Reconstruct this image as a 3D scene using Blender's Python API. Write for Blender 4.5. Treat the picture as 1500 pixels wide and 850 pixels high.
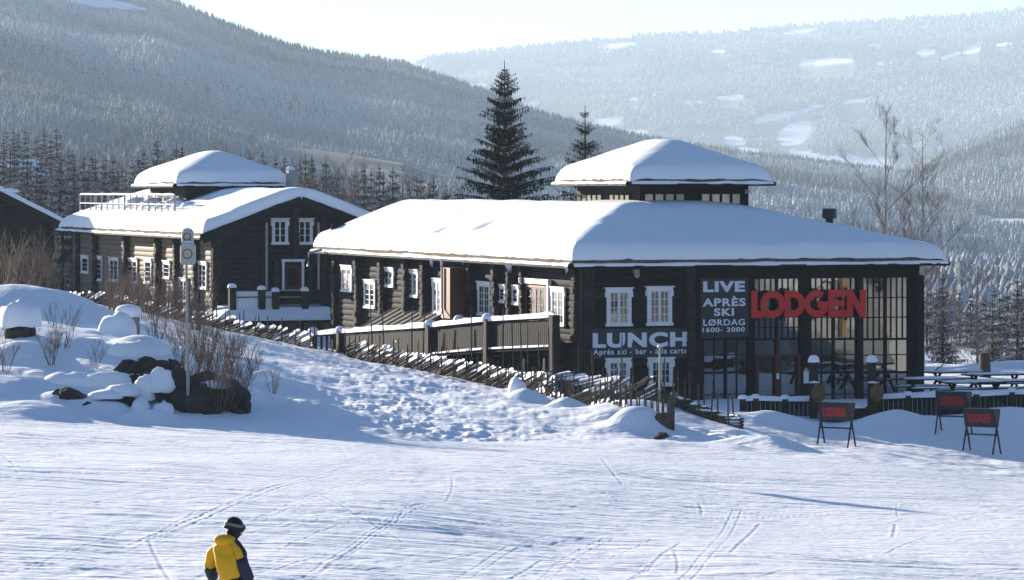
import bpy, bmesh, math, random
import numpy as np
from mathutils import Vector, Matrix, noise as mnoise

for o in list(bpy.data.objects): bpy.data.objects.remove(o)
R = math.radians
SC = bpy.context.scene
COL = SC.collection
# ------------------------------------------------------------------ camera
F = 5000.0            # focal length in pixels of the 1500 px wide photograph
HY = 278.0            # row of the horizon
cam = bpy.data.objects.new('camera', bpy.data.cameras.new('camera'))
COL.objects.link(cam); SC.camera = cam
cam.data.sensor_width = 36; cam.data.lens = 36*F/1500
cam.data.shift_y = -(425-HY)/1500
cam.rotation_euler = (R(90), 0, 0); cam.location = (0, 0, 0)
cam.data.clip_start = .5; cam.data.clip_end = 40000
# ------------------------------------------------------------------ world, sun, exposure
SUN = Vector((-.61, .79, 0)).normalized(); EL = R(11.2)
SUNV = Vector((SUN.x*math.cos(EL), SUN.y*math.cos(EL), math.sin(EL)))
w = bpy.data.worlds.new('World'); SC.world = w; w.use_nodes = True
nt = w.node_tree; nt.nodes.clear()
sky = nt.nodes.new('ShaderNodeTexSky'); sky.sky_type = 'NISHITA'; sky.sun_disc = False
sky.sun_elevation = EL; sky.sun_rotation = math.atan2(SUN.x, SUN.y)
sky.altitude = 500; sky.air_density = 1.0; sky.dust_density = .2; sky.ozone_density = 2.2
bg = nt.nodes.new('ShaderNodeBackground'); bg.inputs[1].default_value = .05
wo = nt.nodes.new('ShaderNodeOutputWorld')
tint = nt.nodes.new('ShaderNodeMix'); tint.data_type = 'RGBA'; tint.blend_type = 'MULTIPLY'; tint.inputs['Factor'].default_value = 1; tint.inputs['B'].default_value = (.73,.94,1.2,1)
nt.links.new(sky.outputs[0], tint.inputs['A']); nt.links.new(tint.outputs['Result'], bg.inputs[0]); nt.links.new(bg.outputs[0], wo.inputs[0])
sl = bpy.data.lights.new('sun', 'SUN'); sl.energy = 5.0; sl.angle = R(.55); sl.color = (1.0, .885, .745)
so = bpy.data.objects.new('sun', sl); COL.objects.link(so)
so.rotation_euler = SUNV.to_track_quat('Z', 'Y').to_euler()
SC.view_settings.view_transform = 'Standard'; SC.view_settings.look = 'None'
SC.view_settings.exposure = 1.54; SC.view_settings.gamma = 1
SC.cycles.use_denoising = True
SC.cycles.max_bounces = 8; SC.cycles.volume_bounces = 1; SC.cycles.transparent_max_bounces = 12
SC.cycles.volume_step_rate = 4

# ------------------------------------------------------------------ helpers
def px(x, y, Y): return Vector(((x-750)/F*Y, Y, -(y-HY)/F*Y))
rnd = random.Random(7)
def NT(m): return m.node_tree.nodes, m.node_tree.links
def mat(name, col, rough=.7, metal=0, spec=.3, noise=None, bump=None, coord='Object'):
    """noise=(scale, amount, (sx,sy,sz)), bump=(scale, strength, distance, (sx,sy,sz))"""
    m = bpy.data.materials.new(name); m.use_nodes = True
    n, l = NT(m); p = n['Principled BSDF']
    p.inputs['Base Color'].default_value = (*col, 1); p.inputs['Roughness'].default_value = rough
    p.inputs['Metallic'].default_value = metal; p.inputs['Specular IOR Level'].default_value = spec
    tc = n.new('ShaderNodeTexCoord')
    def nz(sc, st, det=5):
        mp = n.new('ShaderNodeMapping'); mp.inputs['Scale'].default_value = st
        l.new(tc.outputs[coord], mp.inputs[0])
        t = n.new('ShaderNodeTexNoise'); t.inputs['Scale'].default_value = sc; t.inputs['Detail'].default_value = det
        l.new(mp.outputs[0], t.inputs[0]); return t
    if noise:
        t = nz(noise[0], noise[2] if len(noise) > 2 else (1,1,1))
        cr = n.new('ShaderNodeValToRGB'); a = noise[1]
        cr.color_ramp.elements[0].position = .3; cr.color_ramp.elements[1].position = .7
        cr.color_ramp.elements[0].color = (*[c*(1-a) for c in col], 1)
        cr.color_ramp.elements[1].color = (*[min(1, c*(1+a)) for c in col], 1)
        l.new(t.outputs[0], cr.inputs[0]); l.new(cr.outputs[0], p.inputs['Base Color'])
    if bump:
        t = nz(bump[0], bump[3] if len(bump) > 3 else (1,1,1))
        b = n.new('ShaderNodeBump'); b.inputs['Strength'].default_value = bump[1]; b.inputs['Distance'].default_value = bump[2]
        l.new(t.outputs[0], b.inputs['Height']); l.new(b.outputs[0], p.inputs['Normal'])
    return m

M = {}
M['snow'] = mat('snow', (.86,.88,.92), .75, bump=(3.0, .5, .06))
M['snow_roof'] = mat('roof_snow', (.87,.89,.92), .75, bump=(1.6, .35, .06))
M['log'] = mat('tarred_logs', (.019,.018,.019), .8, 0, .08, noise=(2.2,.45,(1,1,4)), bump=(9,.5,.02,(.4,.4,4)))
M['log_end'] = mat('tarred_log_ends', (.034,.030,.027), .8, 0, .08, noise=(3,.4), bump=(12,.4,.02))
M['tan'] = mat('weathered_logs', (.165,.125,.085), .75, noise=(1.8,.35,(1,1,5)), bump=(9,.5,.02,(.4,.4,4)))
M['dark'] = mat('dark_board', (.011,.011,.013), .75, 0, .1, noise=(4,.35,(1,1,1)), bump=(10,.3,.01))
M['sod'] = mat('roof_edge_sod', (.13,.095,.06), .95, noise=(6,.5), bump=(20,.8,.03))
M['white'] = mat('white_paint', (.74,.75,.76), .5, noise=(5,.08))
M['red'] = mat('red_sign_paint', (.62,.022,.02), .45, noise=(3,.08))
M['maroon'] = mat('dark_red_paint', (.075,.012,.011), .5, noise=(4,.2))
M['doorred'] = mat('barn_red_paint', (.18,.035,.025), .5, noise=(4,.2))
M['banner'] = mat('dark_banner_cloth', (.035,.037,.042), .6, noise=(2,.15), bump=(1.2,.25,.03))
M['letter'] = mat('white_lettering', (.70,.73,.80), .6)
M['metal'] = mat('grey_galvanised_metal', (.33,.33,.31), .5, .3, noise=(6,.15))
M['housing'] = mat('beige_housing', (.42,.40,.35), .5, noise=(3,.1))
M['black'] = mat('black_metal', (.016,.017,.02), .45, noise=(3,.2))
M['tin'] = mat('standing_seam_tin', (.30,.27,.22), .45, .4, noise=(3,.15))
M['concrete'] = mat('concrete', (.33,.32,.29), .9, noise=(3,.2), bump=(14,.4,.02))
M['stonewall'] = mat('foundation_stone', (.24,.22,.19), .9, noise=(1.5,.35), bump=(4,.8,.08))
M['rock'] = mat('dark_rock', (.036,.031,.028), .85, noise=(2.2,.55), bump=(5,.9,.10))
M['wood'] = mat('grey_fence_wood', (.095,.078,.062), .9, 0, .1, noise=(5,.4,(1,1,1)), bump=(14,.5,.02))
M['bark'] = mat('spruce_bark', (.065,.045,.035), .9, noise=(5,.3), bump=(12,.6,.03))
M['birch'] = mat('birch_bark', (.46,.43,.38), .8, noise=(7,.45,(1,1,3)))
M['twig'] = mat('bare_twigs', (.15,.105,.080), .85, noise=(2,.3))
M['bushtwig'] = mat('bush_twigs', (.17,.115,.085), .85, noise=(2,.3))
M['needle'] = mat('spruce_needles', (.022,.034,.018), .8, noise=(1.2,.5), spec=.1)
M['needle_f'] = mat('frosted_needles', (.065,.080,.072), .85, noise=(.8,.4), spec=.1)
M['frost'] = mat('frost_and_snow', (.62,.64,.68), .85, noise=(2,.25), spec=.1)
M['copper'] = mat('copper_cladding', (.11,.045,.025), .5, .3, noise=(3,.3,(1,1,.3)))
M['orange_gleam'] = mat('sunlit_orange', (.95,.33,.07), .35, 0, noise=(3,.15,(1,1,.3)))  # strong orange stands in for a sunlit gleam in the hall
M['wicker'] = mat('straw_bale', (.12,.08,.035), .9, noise=(9,.4), bump=(18,.7,.03))
M['yellow'] = mat('yellow_jacket', (.84,.43,.008), .65, noise=(5,.07), bump=(5,.9,.05,(1,1,.6)))
M['navy'] = mat('navy_sleeve', (.028,.032,.055), .65, noise=(6,.2), bump=(9,.4,.02))
M['pants'] = mat('black_trousers', (.012,.012,.014), .7, bump=(8,.4,.02))
M['skin'] = mat('skin', (.45,.27,.20), .6)
M['helmet'] = mat('matt_black_helmet', (.012,.012,.013), .4)
M['strap'] = mat('grey_strap', (.17,.165,.15), .7)
M['curtain'] = mat('pale_curtain', (.70,.69,.67), .9, noise=(6,.15,(1,1,.2)))
M['interior'] = mat('dark_interior', (.035,.028,.022), .9, noise=(1,.4))
M['green'] = mat('green_marker', (.03,.25,.16), .5)
M['board'] = mat('barbecue_lid', (.020,.022,.026), .5, noise=(4,.2))
M['reddim'] = mat('dull_red_lettering', (.42,.02,.025), .6)

def glassmat(name, tint, refl, rough, bumps):
    m = bpy.data.materials.new(name); m.use_nodes = True
    n, l = NT(m); n.clear()
    out = n.new('ShaderNodeOutputMaterial'); mix = n.new('ShaderNodeMixShader')
    g = n.new('ShaderNodeBsdfGlossy'); g.inputs['Roughness'].default_value = rough
    t = n.new('ShaderNodeBsdfTransparent'); t.inputs[0].default_value = (*tint, 1)
    mix.inputs[0].default_value = refl
    tc = n.new('ShaderNodeTexCoord'); nz = n.new('ShaderNodeTexNoise'); nz.inputs['Scale'].default_value = bumps[0]; nz.inputs['Detail'].default_value = 1
    b = n.new('ShaderNodeBump'); b.inputs['Strength'].default_value = bumps[1]; b.inputs['Distance'].default_value = .02
    l.new(tc.outputs['Object'], nz.inputs[0]); l.new(nz.outputs[0], b.inputs['Height']); l.new(b.outputs[0], g.inputs['Normal'])
    l.new(t.outputs[0], mix.inputs[1]); l.new(g.outputs[0], mix.inputs[2]); l.new(mix.outputs[0], out.inputs[0])
    return m
M['glass'] = glassmat('hall_glass', (.45,.45,.45), .42, .0, (1.1,.35))
M['pane'] = glassmat('window_glass', (.5,.52,.55), .25, .05, (1.5,.2))
M['balglass'] = glassmat('balcony_glass', (.45,.66,.74), .40, .1, (1,.1))

WL = {}      # world location of each object we made (no rotations while building)
def tag(o, label=None, cat=None, group=None, kind=None):
    if label: o['label'] = label
    if cat: o['category'] = cat
    if group: o['group'] = group
    if kind: o['kind'] = kind
    return o
def empty(name, loc, label, cat, group=None):
    o = bpy.data.objects.new(name, None); COL.objects.link(o)
    o.empty_display_size = .3
    o.location = loc; WL[o.name] = Vector(loc)
    return tag(o, label, cat, group)
def link(name, me, parent=None, origin=None):
    """vertices of `me` are in world space; parent locations are subtracted"""
    o = bpy.data.objects.new(name, me); COL.objects.link(o)
    base = WL[parent.name] if parent else Vector((0,0,0))
    org = Vector(origin) if origin is not None else base
    if org.length: me.transform(Matrix.Translation(-org))
    o.location = org - base; WL[o.name] = org
    if parent: o.parent = parent
    return o
class MB:
    def __init__(s): s.v = []; s.f = []; s.m = []
    def add(s, vs, fs, mi=0):
        b = len(s.v); s.v += [tuple(v) for v in vs]
        for f in fs: s.f.append(tuple(b+i for i in f)); s.m.append(mi)
    def box(s, c, ax, ay, az, mi=0):
        """c centre, ax/ay/az half extent vectors"""
        c = Vector(c); vs = [c+ax*i+ay*j+az*k for i in (-1,1) for j in (-1,1) for k in (-1,1)]
        s.add(vs, [(0,1,3,2),(4,6,7,5),(0,4,5,1),(2,3,7,6),(0,2,6,4),(1,5,7,3)], mi)
    def beam(s, p, q, w, h, mi=0, up=Vector((0,0,1))):
        p = Vector(p); q = Vector(q); d = q-p
        if d.length < 1e-6: return
        dn = d.normalized(); sd = dn.cross(up)
        if sd.length < 1e-3: sd = dn.cross(Vector((0,1,0)))
        sd.normalize(); u = sd.cross(dn)
        s.box((p+q)/2, d/2, sd*w/2, u*h/2, mi)
    def tube(s, pts, rs, n=6, mi=0, cap=True):
        pts = [Vector(p) for p in pts]; b = len(s.v)
        if not isinstance(rs, (list, tuple)): rs = [rs]*len(pts)
        for i, p in enumerate(pts):
            d = (pts[min(i+1, len(pts)-1)]-pts[max(i-1, 0)])
            d = d.normalized() if d.length > 1e-9 else Vector((0,0,1))
            a = d.cross(Vector((0,0,1)) if abs(d.z) < .9 else Vector((1,0,0))).normalized(); c = d.cross(a)
            for k in range(n):
                t = 2*math.pi*k/n; s.v.append(tuple(p+(a*math.cos(t)+c*math.sin(t))*rs[i]))
        for i in range(len(pts)-1):
            for k in range(n):
                s.f.append((b+i*n+k, b+i*n+(k+1)%n, b+(i+1)*n+(k+1)%n, b+(i+1)*n+k)); s.m.append(mi)
        if cap and n > 2:
            s.f.append(tuple(b+k for k in range(n))[::-1]); s.m.append(mi)
            s.f.append(tuple(b+(len(pts)-1)*n+k for k in range(n))); s.m.append(mi)
    def mesh(s, name, mats, smooth=False):
        me = bpy.data.meshes.new(name); me.from_pydata(s.v, [], s.f)
        for m in (mats if isinstance(mats, (list, tuple)) else [mats]): me.materials.append(M[m] if isinstance(m, str) else m)
        if len(set(s.m)) > 1: me.polygons.foreach_set('material_index', s.m)
        if smooth: me.polygons.foreach_set('use_smooth', [True]*len(s.f))
        me.validate(); me.update(); return me
    def build(s, name, mats, parent=None, smooth=False, origin=None):
        return link(name, s.mesh(name, mats, smooth), parent, origin)

def grid_mesh(P, name, mats, smooth=True, wrap=False):
    """P: array (n, m, 3)"""
    n, m = P.shape[:2]
    me = bpy.data.meshes.new(name)
    idx = np.arange(n*m).reshape(n, m)
    q = np.stack([idx[:-1,:-1], idx[:-1,1:], idx[1:,1:], idx[1:,:-1]], -1).reshape(-1, 4)
    me.vertices.add(n*m); me.vertices.foreach_set('co', P.reshape(-1).astype(np.float32))
    me.loops.add(q.size); me.loops.foreach_set('vertex_index', q.reshape(-1).astype(np.int32))
    me.polygons.add(len(q)); me.polygons.foreach_set('loop_start', (np.arange(len(q))*4).astype(np.int32))
    me.polygons.foreach_set('loop_total', np.full(len(q), 4, np.int32))
    if smooth: me.polygons.foreach_set('use_smooth', np.ones(len(q), bool))
    for mm in (mats if isinstance(mats, (list, tuple)) else [mats]): me.materials.append(M[mm] if isinstance(mm, str) else mm)
    me.update(calc_edges=True); me.validate()
    return me
_perm = np.random.RandomState(3).rand(256, 256)
def vnoise(x, y, seed=0):
    x = np.asarray(x, float)+seed*17.31; y = np.asarray(y, float)+seed*5.77
    xi = np.floor(x).astype(int); yi = np.floor(y).astype(int); fx = x-xi; fy = y-yi
    fx = fx*fx*(3-2*fx); fy = fy*fy*(3-2*fy)
    g = lambda a, b: _perm[a & 255, b & 255]
    return (g(xi,yi)*(1-fx)*(1-fy)+g(xi+1,yi)*fx*(1-fy)+g(xi,yi+1)*(1-fx)*fy+g(xi+1,yi+1)*fx*fy)*2-1
def fbm(x, y, o=4, seed=0, gain=.5):
    r = 0; a = 1; s = 0
    for k in range(o):
        r = r+a*vnoise(x*2**k, y*2**k, seed+k); s += a; a *= gain
    return r/s
def sstep(a, b, x):
    t = np.clip((x-a)/(b-a), 0, 1); return t*t*(3-2*t)

# ------------------------------------------------------------------ facade frames
class FR:
    def __init__(s, o, d, n): s.o = Vector(o); s.d = Vector(d); s.n = Vector(n)
    def p(s, a, o, z): return Vector((s.o.x+s.d.x*a+s.n.x*o, s.o.y+s.d.y*a+s.n.y*o, z))
    def a(s, x, o=0):
        u = (x-750)/F; ox = s.o.x+s.n.x*o; oy = s.o.y+s.n.y*o
        return (u*oy-ox)/(s.d.x-u*s.d.y)
    def z(s, x, y, o=0):
        a = s.a(x, o); return -(y-HY)/F*(s.o.y+s.d.y*a+s.n.y*o)
    def box(s, mb, a0, a1, o0, o1, z0, z1, mi=0):
        mb.box(s.p((a0+a1)/2, (o0+o1)/2, (z0+z1)/2), s.d*((a1-a0)/2), s.n*((o1-o0)/2), Vector((0,0,(z1-z0)/2)), mi)
T_ = Vector((math.cos(R(20)), math.sin(R(20)), 0)); S_ = Vector((-math.sin(R(20)), math.cos(R(20)), 0))
C1 = Vector((2.7, 135, 0)); C2 = Vector((-15.4, 175, 0))
FM = FR(C1, T_, -S_)         # main lodge, front;  a = t
FL = FR(C1, S_, -T_)         # main lodge, long left side;  a = s
GM = FR(C2, T_, -S_)         # annex, gable front
GL = FR(C2, S_, -T_)         # annex, long left side
# ------------------------------------------------------------------ ground
def plane_z(X, Y): return -5.55-.0193*Y-.052*X
cp = []
for Y in (10, 25, 45, 60, 75, 88, 98):
    for u in (-.28, -.2, -.12, -.04, .04, .12, .2, .28): cp.append((u*Y, Y, plane_z(u*Y, Y)))
for x, y, Y in [(0,600,104),(-200,590,106),(-200,500,120),(0,560,107),(60,520,112),(28,508,113),(0,470,118),(130,500,115),(170,500,116),(100,482,122),(230,508,112.5),(230,540,108.2),(190,540,108.4),(270,548,108),(305,556,108),(345,570,108),(140,565,107.8),(100,568,107.8),(250,604,106.2),(200,604,106.2),(150,600,106),(300,608,106),(110,602,105.6),
    (300,525,113),(350,560,112),(345,608,106.2),(280,612,105),(360,535,117),(385,588,114),(0,440,140),(-200,430,140),(100,455,140),(60,430,160),(0,418,178),(200,462,150),(300,482,158),(400,503,150),(450,515,145),
    (380,525,132),(400,560,121),(440,600,109),(500,560,124),(600,600,114),(700,560,128.5),(500,530,140),(600,540,140),(740,570,130),(850,600,118),(900,643,105),(650,643,103.5),(800,578,129),
    (935,578,118),(905,588,117),(970,586,117.5),(930,620,111.5),(870,603,119),(1000,603,116),(1090,630,114),(1160,652,107),(985,646,108),(1050,640,108),(850,583,135),(1345,583,140),(1100,590,134),
    (485,512,166),(600,540,152),(720,565,142),(1225,655,119.5),(1160,655,118),(1400,662,118),(1500,694,113),(1500,656,121),(1330,655,119),(1400,691,101),(1300,676,103.5),(1225,665,105),(1500,706,99),(1100,606,127),(1300,606,127.5),(1500,602,125),(1500,572,142),(1400,575,140),(1440,540,158),(1500,538,157),(1700,530,157),
    (1380,545,158),(310,480,175),(110,442,205),(0,415,215),(-200,405,215),(540,492,176)]:
    q = px(x, y, Y); cp.append((q.x, q.y, q.z))
for Y, z in ((190,-8.3),(230,-9.5),(300,-12.5),(420,-18)):
    for u in (-.28,-.15,0,.15,.28): cp.append((u*Y, Y, z + (-1.5*u/.15 if Y < 400 else 0)*(1 if u > 0 else .9)))
cp = np.array(cp)
def _rbf():
    n = len(cp); D = np.hypot(cp[:,None,0]-cp[None,:,0], cp[:,None,1]-cp[None,:,1])
    A = np.zeros((n+3, n+3)); A[:n,:n] = -D + np.eye(n)*.08
    A[:n,n] = 1; A[:n,n+1] = cp[:,0]; A[:n,n+2] = cp[:,1]; A[n:,:n] = A[:n,n:].T
    return np.linalg.solve(A, np.concatenate([cp[:,2], [0,0,0]]))
_w = _rbf()
def gbase(X, Y):
    X = np.asarray(X, float); Y = np.asarray(Y, float); out = _w[-3]+_w[-2]*X+_w[-1]*Y
    for i in range(len(cp)): out = out-_w[i]*np.sqrt((X-cp[i,0])**2+(Y-cp[i,1])**2+.35)
    return out
rs_g = np.random.RandomState(99)
YR = np.concatenate([np.linspace(8, 40, 30)[:-1], 1/np.linspace(1/40, 1/205, 760), np.geomspace(207, 430, 50)])
UC = np.concatenate([-np.geomspace(2.6,.275,24), np.linspace(-.27, -.17, 60)[:-1], np.linspace(-.17, .17, 1500), np.linspace(.17, .27, 60)[1:], np.geomspace(.275,2.6,24)])
# base height on a coarse fan, then interpolated
yc = np.concatenate([np.linspace(8, 95, 40), np.linspace(96, 180, 150), np.linspace(182, 430, 70)]); uc = np.linspace(-.27, .27, 190)
BZ = gbase(uc[None,:]*yc[:,None], yc[:,None]+0*uc[None,:])
def ground(X, Y):
    X = np.asarray(X, float); Y = np.asarray(Y, float); u = np.clip(X/Y, -.2699, .2699)
    i = np.clip(np.searchsorted(yc, Y)-1, 0, len(yc)-2); f = np.clip((Y-yc[i])/(yc[i+1]-yc[i]), 0, 1)
    g = (u+.27)/.54*(len(uc)-1); j = np.clip(g.astype(int), 0, len(uc)-2); h = g-j
    return (BZ[i,j]*(1-h)+BZ[i,j+1]*h)*(1-f)+(BZ[i+1,j]*(1-h)+BZ[i+1,j+1]*h)*f
def gz(X, Y): return float(ground(X, Y))
def gp(x, Y, dz=0):
    X = (x-750)/F*Y; return Vector((X, Y, gz(X, Y)+dz))
Yg, Ug = np.meshgrid(YR, UC, indexing='ij'); Xg = Yg*Ug
Z = ground(Xg, Yg)
piste = 1-sstep(99, 106, Yg+.28*Xg*(Xg>0)*.6)
near = 1-sstep(190, 260, Yg)
# groomed piste: wide soft swells, long shallow ski ridges; off it: lumpy trodden snow
Z += piste*(.20*fbm(Xg*.11, Yg*.06, 2, 11)+.05*fbm(Xg*.35+Yg*.05, Yg*.16, 3, 4))
for k, (ang, sc, amp) in enumerate(((.10,1.5,.020),(-.20,1.1,.022),(.34,1.9,.014),(-.5,1.6,.012))):
    c, s = math.cos(ang), math.sin(ang); a = Xg*c+Yg*s; b = -Xg*s+Yg*c
    mask = sstep(-.05, .45, vnoise(Xg*.12, Yg*.10, 30+k))
    Z += piste*mask*amp*1.15*(1-2*np.abs(vnoise(a*.16+3*vnoise(a*.05, b*.05, 60+k), b*sc, 40+k)))
choppy = (.25+.75*sstep(-.35, .35, vnoise(Xg*.13+5, Yg*.07, 77)))*piste
choppy = choppy*(1-.75*np.exp(-((Yg-97-.0*Xg)/4.5)**2))
Z += choppy*(.021*fbm(Xg*1.5+Yg*.3, Yg*1.9, 3, 55)+.009*(1-2*np.abs(vnoise(Xg*1.1-Yg*.9, Yg*3.1, 57))))
off = (1-piste)*near
Z += off*(.16*fbm(Xg*.30, Yg*.22, 3, 21)+.06*fbm(Xg*1.1, Yg*.9, 3, 23))
path = np.exp(-((Xg-(-2.5+.045*(Yg-104)*-2.2))/4.6)**2)*sstep(101, 106, Yg)*(1-sstep(150, 162, Yg))
Z += path*(.55+.9*sstep(-.5,.5,fbm(Xg*.35, Yg*.2, 2, 101)))*(.040*fbm(Xg*1.9, Yg*1.3, 2, 91)+.045*fbm(Xg*4.1, Yg*3.0, 2, 97)+.06*np.minimum(0, vnoise(Xg*2.9, Yg*2.1, 95)+.1)*1.6)
# a few long ski tracks: paired grooves with lips
def track(p0, p1, bend, w=.028, d=.0045, gap=.20):
    a0 = np.array(p0); a1 = np.array(p1); L = np.linalg.norm(a1-a0); e = (a1-a0)/L; nn = np.array([-e[1], e[0]])
    al = (Xg-a0[0])*e[0]+(Yg-a0[1])*e[1]; ac = (Xg-a0[0])*nn[0]+(Yg-a0[1])*nn[1]-bend*np.sin(np.clip(al/L,0,1)*math.pi)
    m = sstep(0, .8, al)*(1-sstep(L-.8, L, al)); dd = 0
    for o in (0, gap):
        r = (ac-o)/w; dd = dd+(-d*np.exp(-r*r)+.6*d*np.exp(-((r-1.9)**2)*.8))
    return m*dd*(.45+.5*sstep(-.6,.6,vnoise(Xg*.3+p0[0], Yg*.12, 88)))
for t in [((-6.5,62),(-3.4,90),.15),((-6.9,60),(-4.9,78),-.1),((-3.6,52),(-1.8,74),.1),((-5.0,66),(-2.6,86),.1),((2.9,58),(5.4,80),-.12),((.6,58),(2.2,70),.2),((-9,58),(-6,64),-.1),((4.2,76),(8,80),.1),((-1.0,56),(.2,66),.05)]: Z += track(*t)
# very many faint edge scratches from skis
for k in range(260):
    r4 = rs_g.rand(6); y0 = 48+50*r4[0]; x0 = (-.17+.34*r4[1])*y0; L = 4+10*r4[2]**1.5; an = math.radians(rs_g.choice([62, 70, 80, 100, 40, 25, 12, -8])+16*(r4[3]-.5)); e = (math.cos(an), math.sin(an))
    ia = np.searchsorted(YR, y0-1); ib = np.searchsorted(YR, y0+max(L*e[1], 0)+1.2) ; ia = np.searchsorted(YR, min(y0, y0+L*e[1])-.6)
    if ib <= ia: continue
    ya = YR[ia]; xm0, xm1 = min(x0, x0+L*e[0])-.8, max(x0, x0+L*e[0])+.8
    ja = np.searchsorted(UC, min(xm0/ya, xm0/YR[ib])); jb = np.searchsorted(UC, max(xm1/ya, xm1/YR[ib]))
    X_s, Y_s = Xg[ia:ib,ja:jb], Yg[ia:ib,ja:jb]; al = (X_s-x0)*e[0]+(Y_s-y0)*e[1]; ac = -(X_s-x0)*e[1]+(Y_s-y0)*e[0]-(.8*(r4[4]-.5))*(al/L)**2
    mk_ = sstep(0,.5,al)*(1-sstep(L-.9,L,al)); w_s = .022+.02*r4[5]
    Z[ia:ib,ja:jb] += mk_*(.002+.0045*r4[5])*(.7*np.exp(-((ac/w_s-1.8)**2)*.7)-np.exp(-(ac/w_s)**2))
# snow lumps and small banks, placed as on the site
def lump(x, y, Y, w, h, ry=1.0):
    global Z
    q = px(x, y, Y); Z += h*np.exp(-(((Xg-q.x)/w)**2+((Yg-q.y)/(w*ry))**2)**1.4)
for a in [(757,575,127,.5,.22),(775,590,124,.7,.38),(828,605,118,.6,.42),(935,625,110.5,.95,.75),(895,618,113,.8,.3),(1075,645,109,.8,.32),(1035,636,110,.7,.28),(1110,650,107,1.0,.35),(1150,655,106,.8,.25),(1000,640,108,.6,.2),
          (1100,608,124.5,1.2,.25),(1150,610,124,1.0,.3),(1295,610,124.5,1.2,.3),(1340,608,124.5,1.5,.28),(1460,608,124.5,1.4,.25),
          (30,510,112,1.0,.5),(125,505,113,1.2,.35),(100,590,106,.8,.3),(160,588,105.6,.7,.35),(205,605,104.5,.55,.3),(240,610,104.3,.5,.25),(60,600,104,1.2,.25),(205,515,112,1.0,.4),(420,585,114,.9,.3),(455,620,108,1.1,.3),
          (60,445,140,3,.7),(1490,538,157,3,.25)]: lump(*a)
Pg = np.stack([Xg, Yg, Z], -1)
def on_ground(x, y, Y0=99, Y1=200):
    Ys = np.arange(Y0, Y1, .1); g = ground((x-750)/F*Ys, Ys); r = -(y-HY)/F*Ys
    k = np.nonzero(g >= r)[0]; return float(Ys[k[0]]) if len(k) else None
def snow_ground_mat():
    m = bpy.data.materials.new('snow_ground'); m.use_nodes = True
    n, l = NT(m); p = n['Principled BSDF']
    p.inputs['Roughness'].default_value = .7; p.inputs['Specular IOR Level'].default_value = .35
    tc = n.new('ShaderNodeTexCoord')
    def nz(sc, st, det, rot=0, dist=0):
        mp = n.new('ShaderNodeMapping'); mp.inputs['Scale'].default_value = st; mp.inputs['Rotation'].default_value = (0,0,rot)
        l.new(tc.outputs['Object'], mp.inputs[0]); t = n.new('ShaderNodeTexNoise'); t.inputs['Scale'].default_value = sc
        t.inputs['Detail'].default_value = det; t.inputs['Distortion'].default_value = dist; l.new(mp.outputs[0], t.inputs[0]); return t.outputs[0]
    def mth(op, a, b):
        k = n.new('ShaderNodeMath'); k.operation = op
        for i, v in enumerate((a, b)):
            if isinstance(v, (int, float)): k.inputs[i].default_value = v
            else: l.new(v, k.inputs[i])
        return k.outputs[0]
    h = mth('ADD', mth('MULTIPLY', nz(1, (.35,2.6,1), 4, .12, .6), .9), mth('MULTIPLY', nz(1, (.5,3.0,1), 3, -.28, .4), .6))
    h = mth('ADD', h, mth('MULTIPLY', nz(3.2, (1,1,1), 6), .55))
    b = n.new('ShaderNodeBump'); b.inputs['Strength'].default_value = .75; b.inputs['Distance'].default_value = .085
    l.new(h, b.inputs['Height']); l.new(b.outputs[0], p.inputs['Normal'])
    cr = n.new('ShaderNodeValToRGB'); cr.color_ramp.elements[0].position = .3; cr.color_ramp.elements[1].position = .75
    cr.color_ramp.elements[0].color = (.80,.83,.89,1); cr.color_ramp.elements[1].color = (.88,.90,.93,1)
    l.new(nz(.8, (1,1,1), 5), cr.inputs[0]); l.new(cr.outputs[0], p.inputs['Base Color'])
    return m
M['snow_ground'] = snow_ground_mat()
tag(link('snow_ground', grid_mesh(Pg, 'snow_ground', 'snow_ground')), kind='structure')

# ------------------------------------------------------------------ far terrain (polar sheet), hills
uT = np.linspace(-.30, .30, 700); yT = np.geomspace(330, 12500, 620)
YT, UT = np.meshgrid(yT, uT, indexing='ij'); XT = UT*YT; pxT = UT*F+750
def sil(pts, x): return np.interp(x, [p[0] for p in pts], [p[1] for p in pts])
LH = [(-800,-150),(-200,-90),(60,-40),(130,-12),(190,-3),(225,2),(270,20),(320,42),(370,60),(420,78),(480,90),(540,97),(590,104),(640,122),(690,138),(740,158),(790,178),(850,195),(930,213),(1000,226),(1100,238),(1180,247),(1300,262),(1450,285),(1700,300),(2300,310)]
FH = [(-800,150),(300,120),(480,96),(530,91),(560,88),(592,86),(600,94),(612,88),(625,84),(700,76),(800,66),(880,57),(960,51),(1050,48),(1150,38),(1300,30),(1360,24),(1420,22),(1500,12),(1700,-5),(2300,-40)]
RH = [(-800,420),(1000,420),(1150,330),(1250,292),(1320,258),(1400,220),(1450,200),(1500,182),(1600,150),(1800,120),(2300,90)]
def hill(pts, Ys, Yr, z0, p=1.0):
    zt = Yr*(HY-sil(pts, pxT))/F
    t = np.clip((YT-Ys)/(Yr-Ys), 0, 1); s = t**p*(1-.0) ; s = np.where(t < 1, s, 1)
    back = np.clip((YT-Yr)/(Yr*.35), 0, 1)
    return z0+(zt-z0)*s-np.maximum(0, back)**1.2*(zt-z0)*.8
valley = -19-np.minimum((YT-330)*.012, 22)
hl = hill(LH, 750, 3400, -36, .95)+fbm(XT/260, YT/260, 4, 5)*16*sstep(900, 1500, YT)*(1-sstep(3000,3400,YT))
hf = hill(FH, 5200, 9300, -60, .9)+fbm(XT/600, YT/600, 4, 8)*38*sstep(5600, 6500, YT)*(1-sstep(8600,9300,YT))
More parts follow.
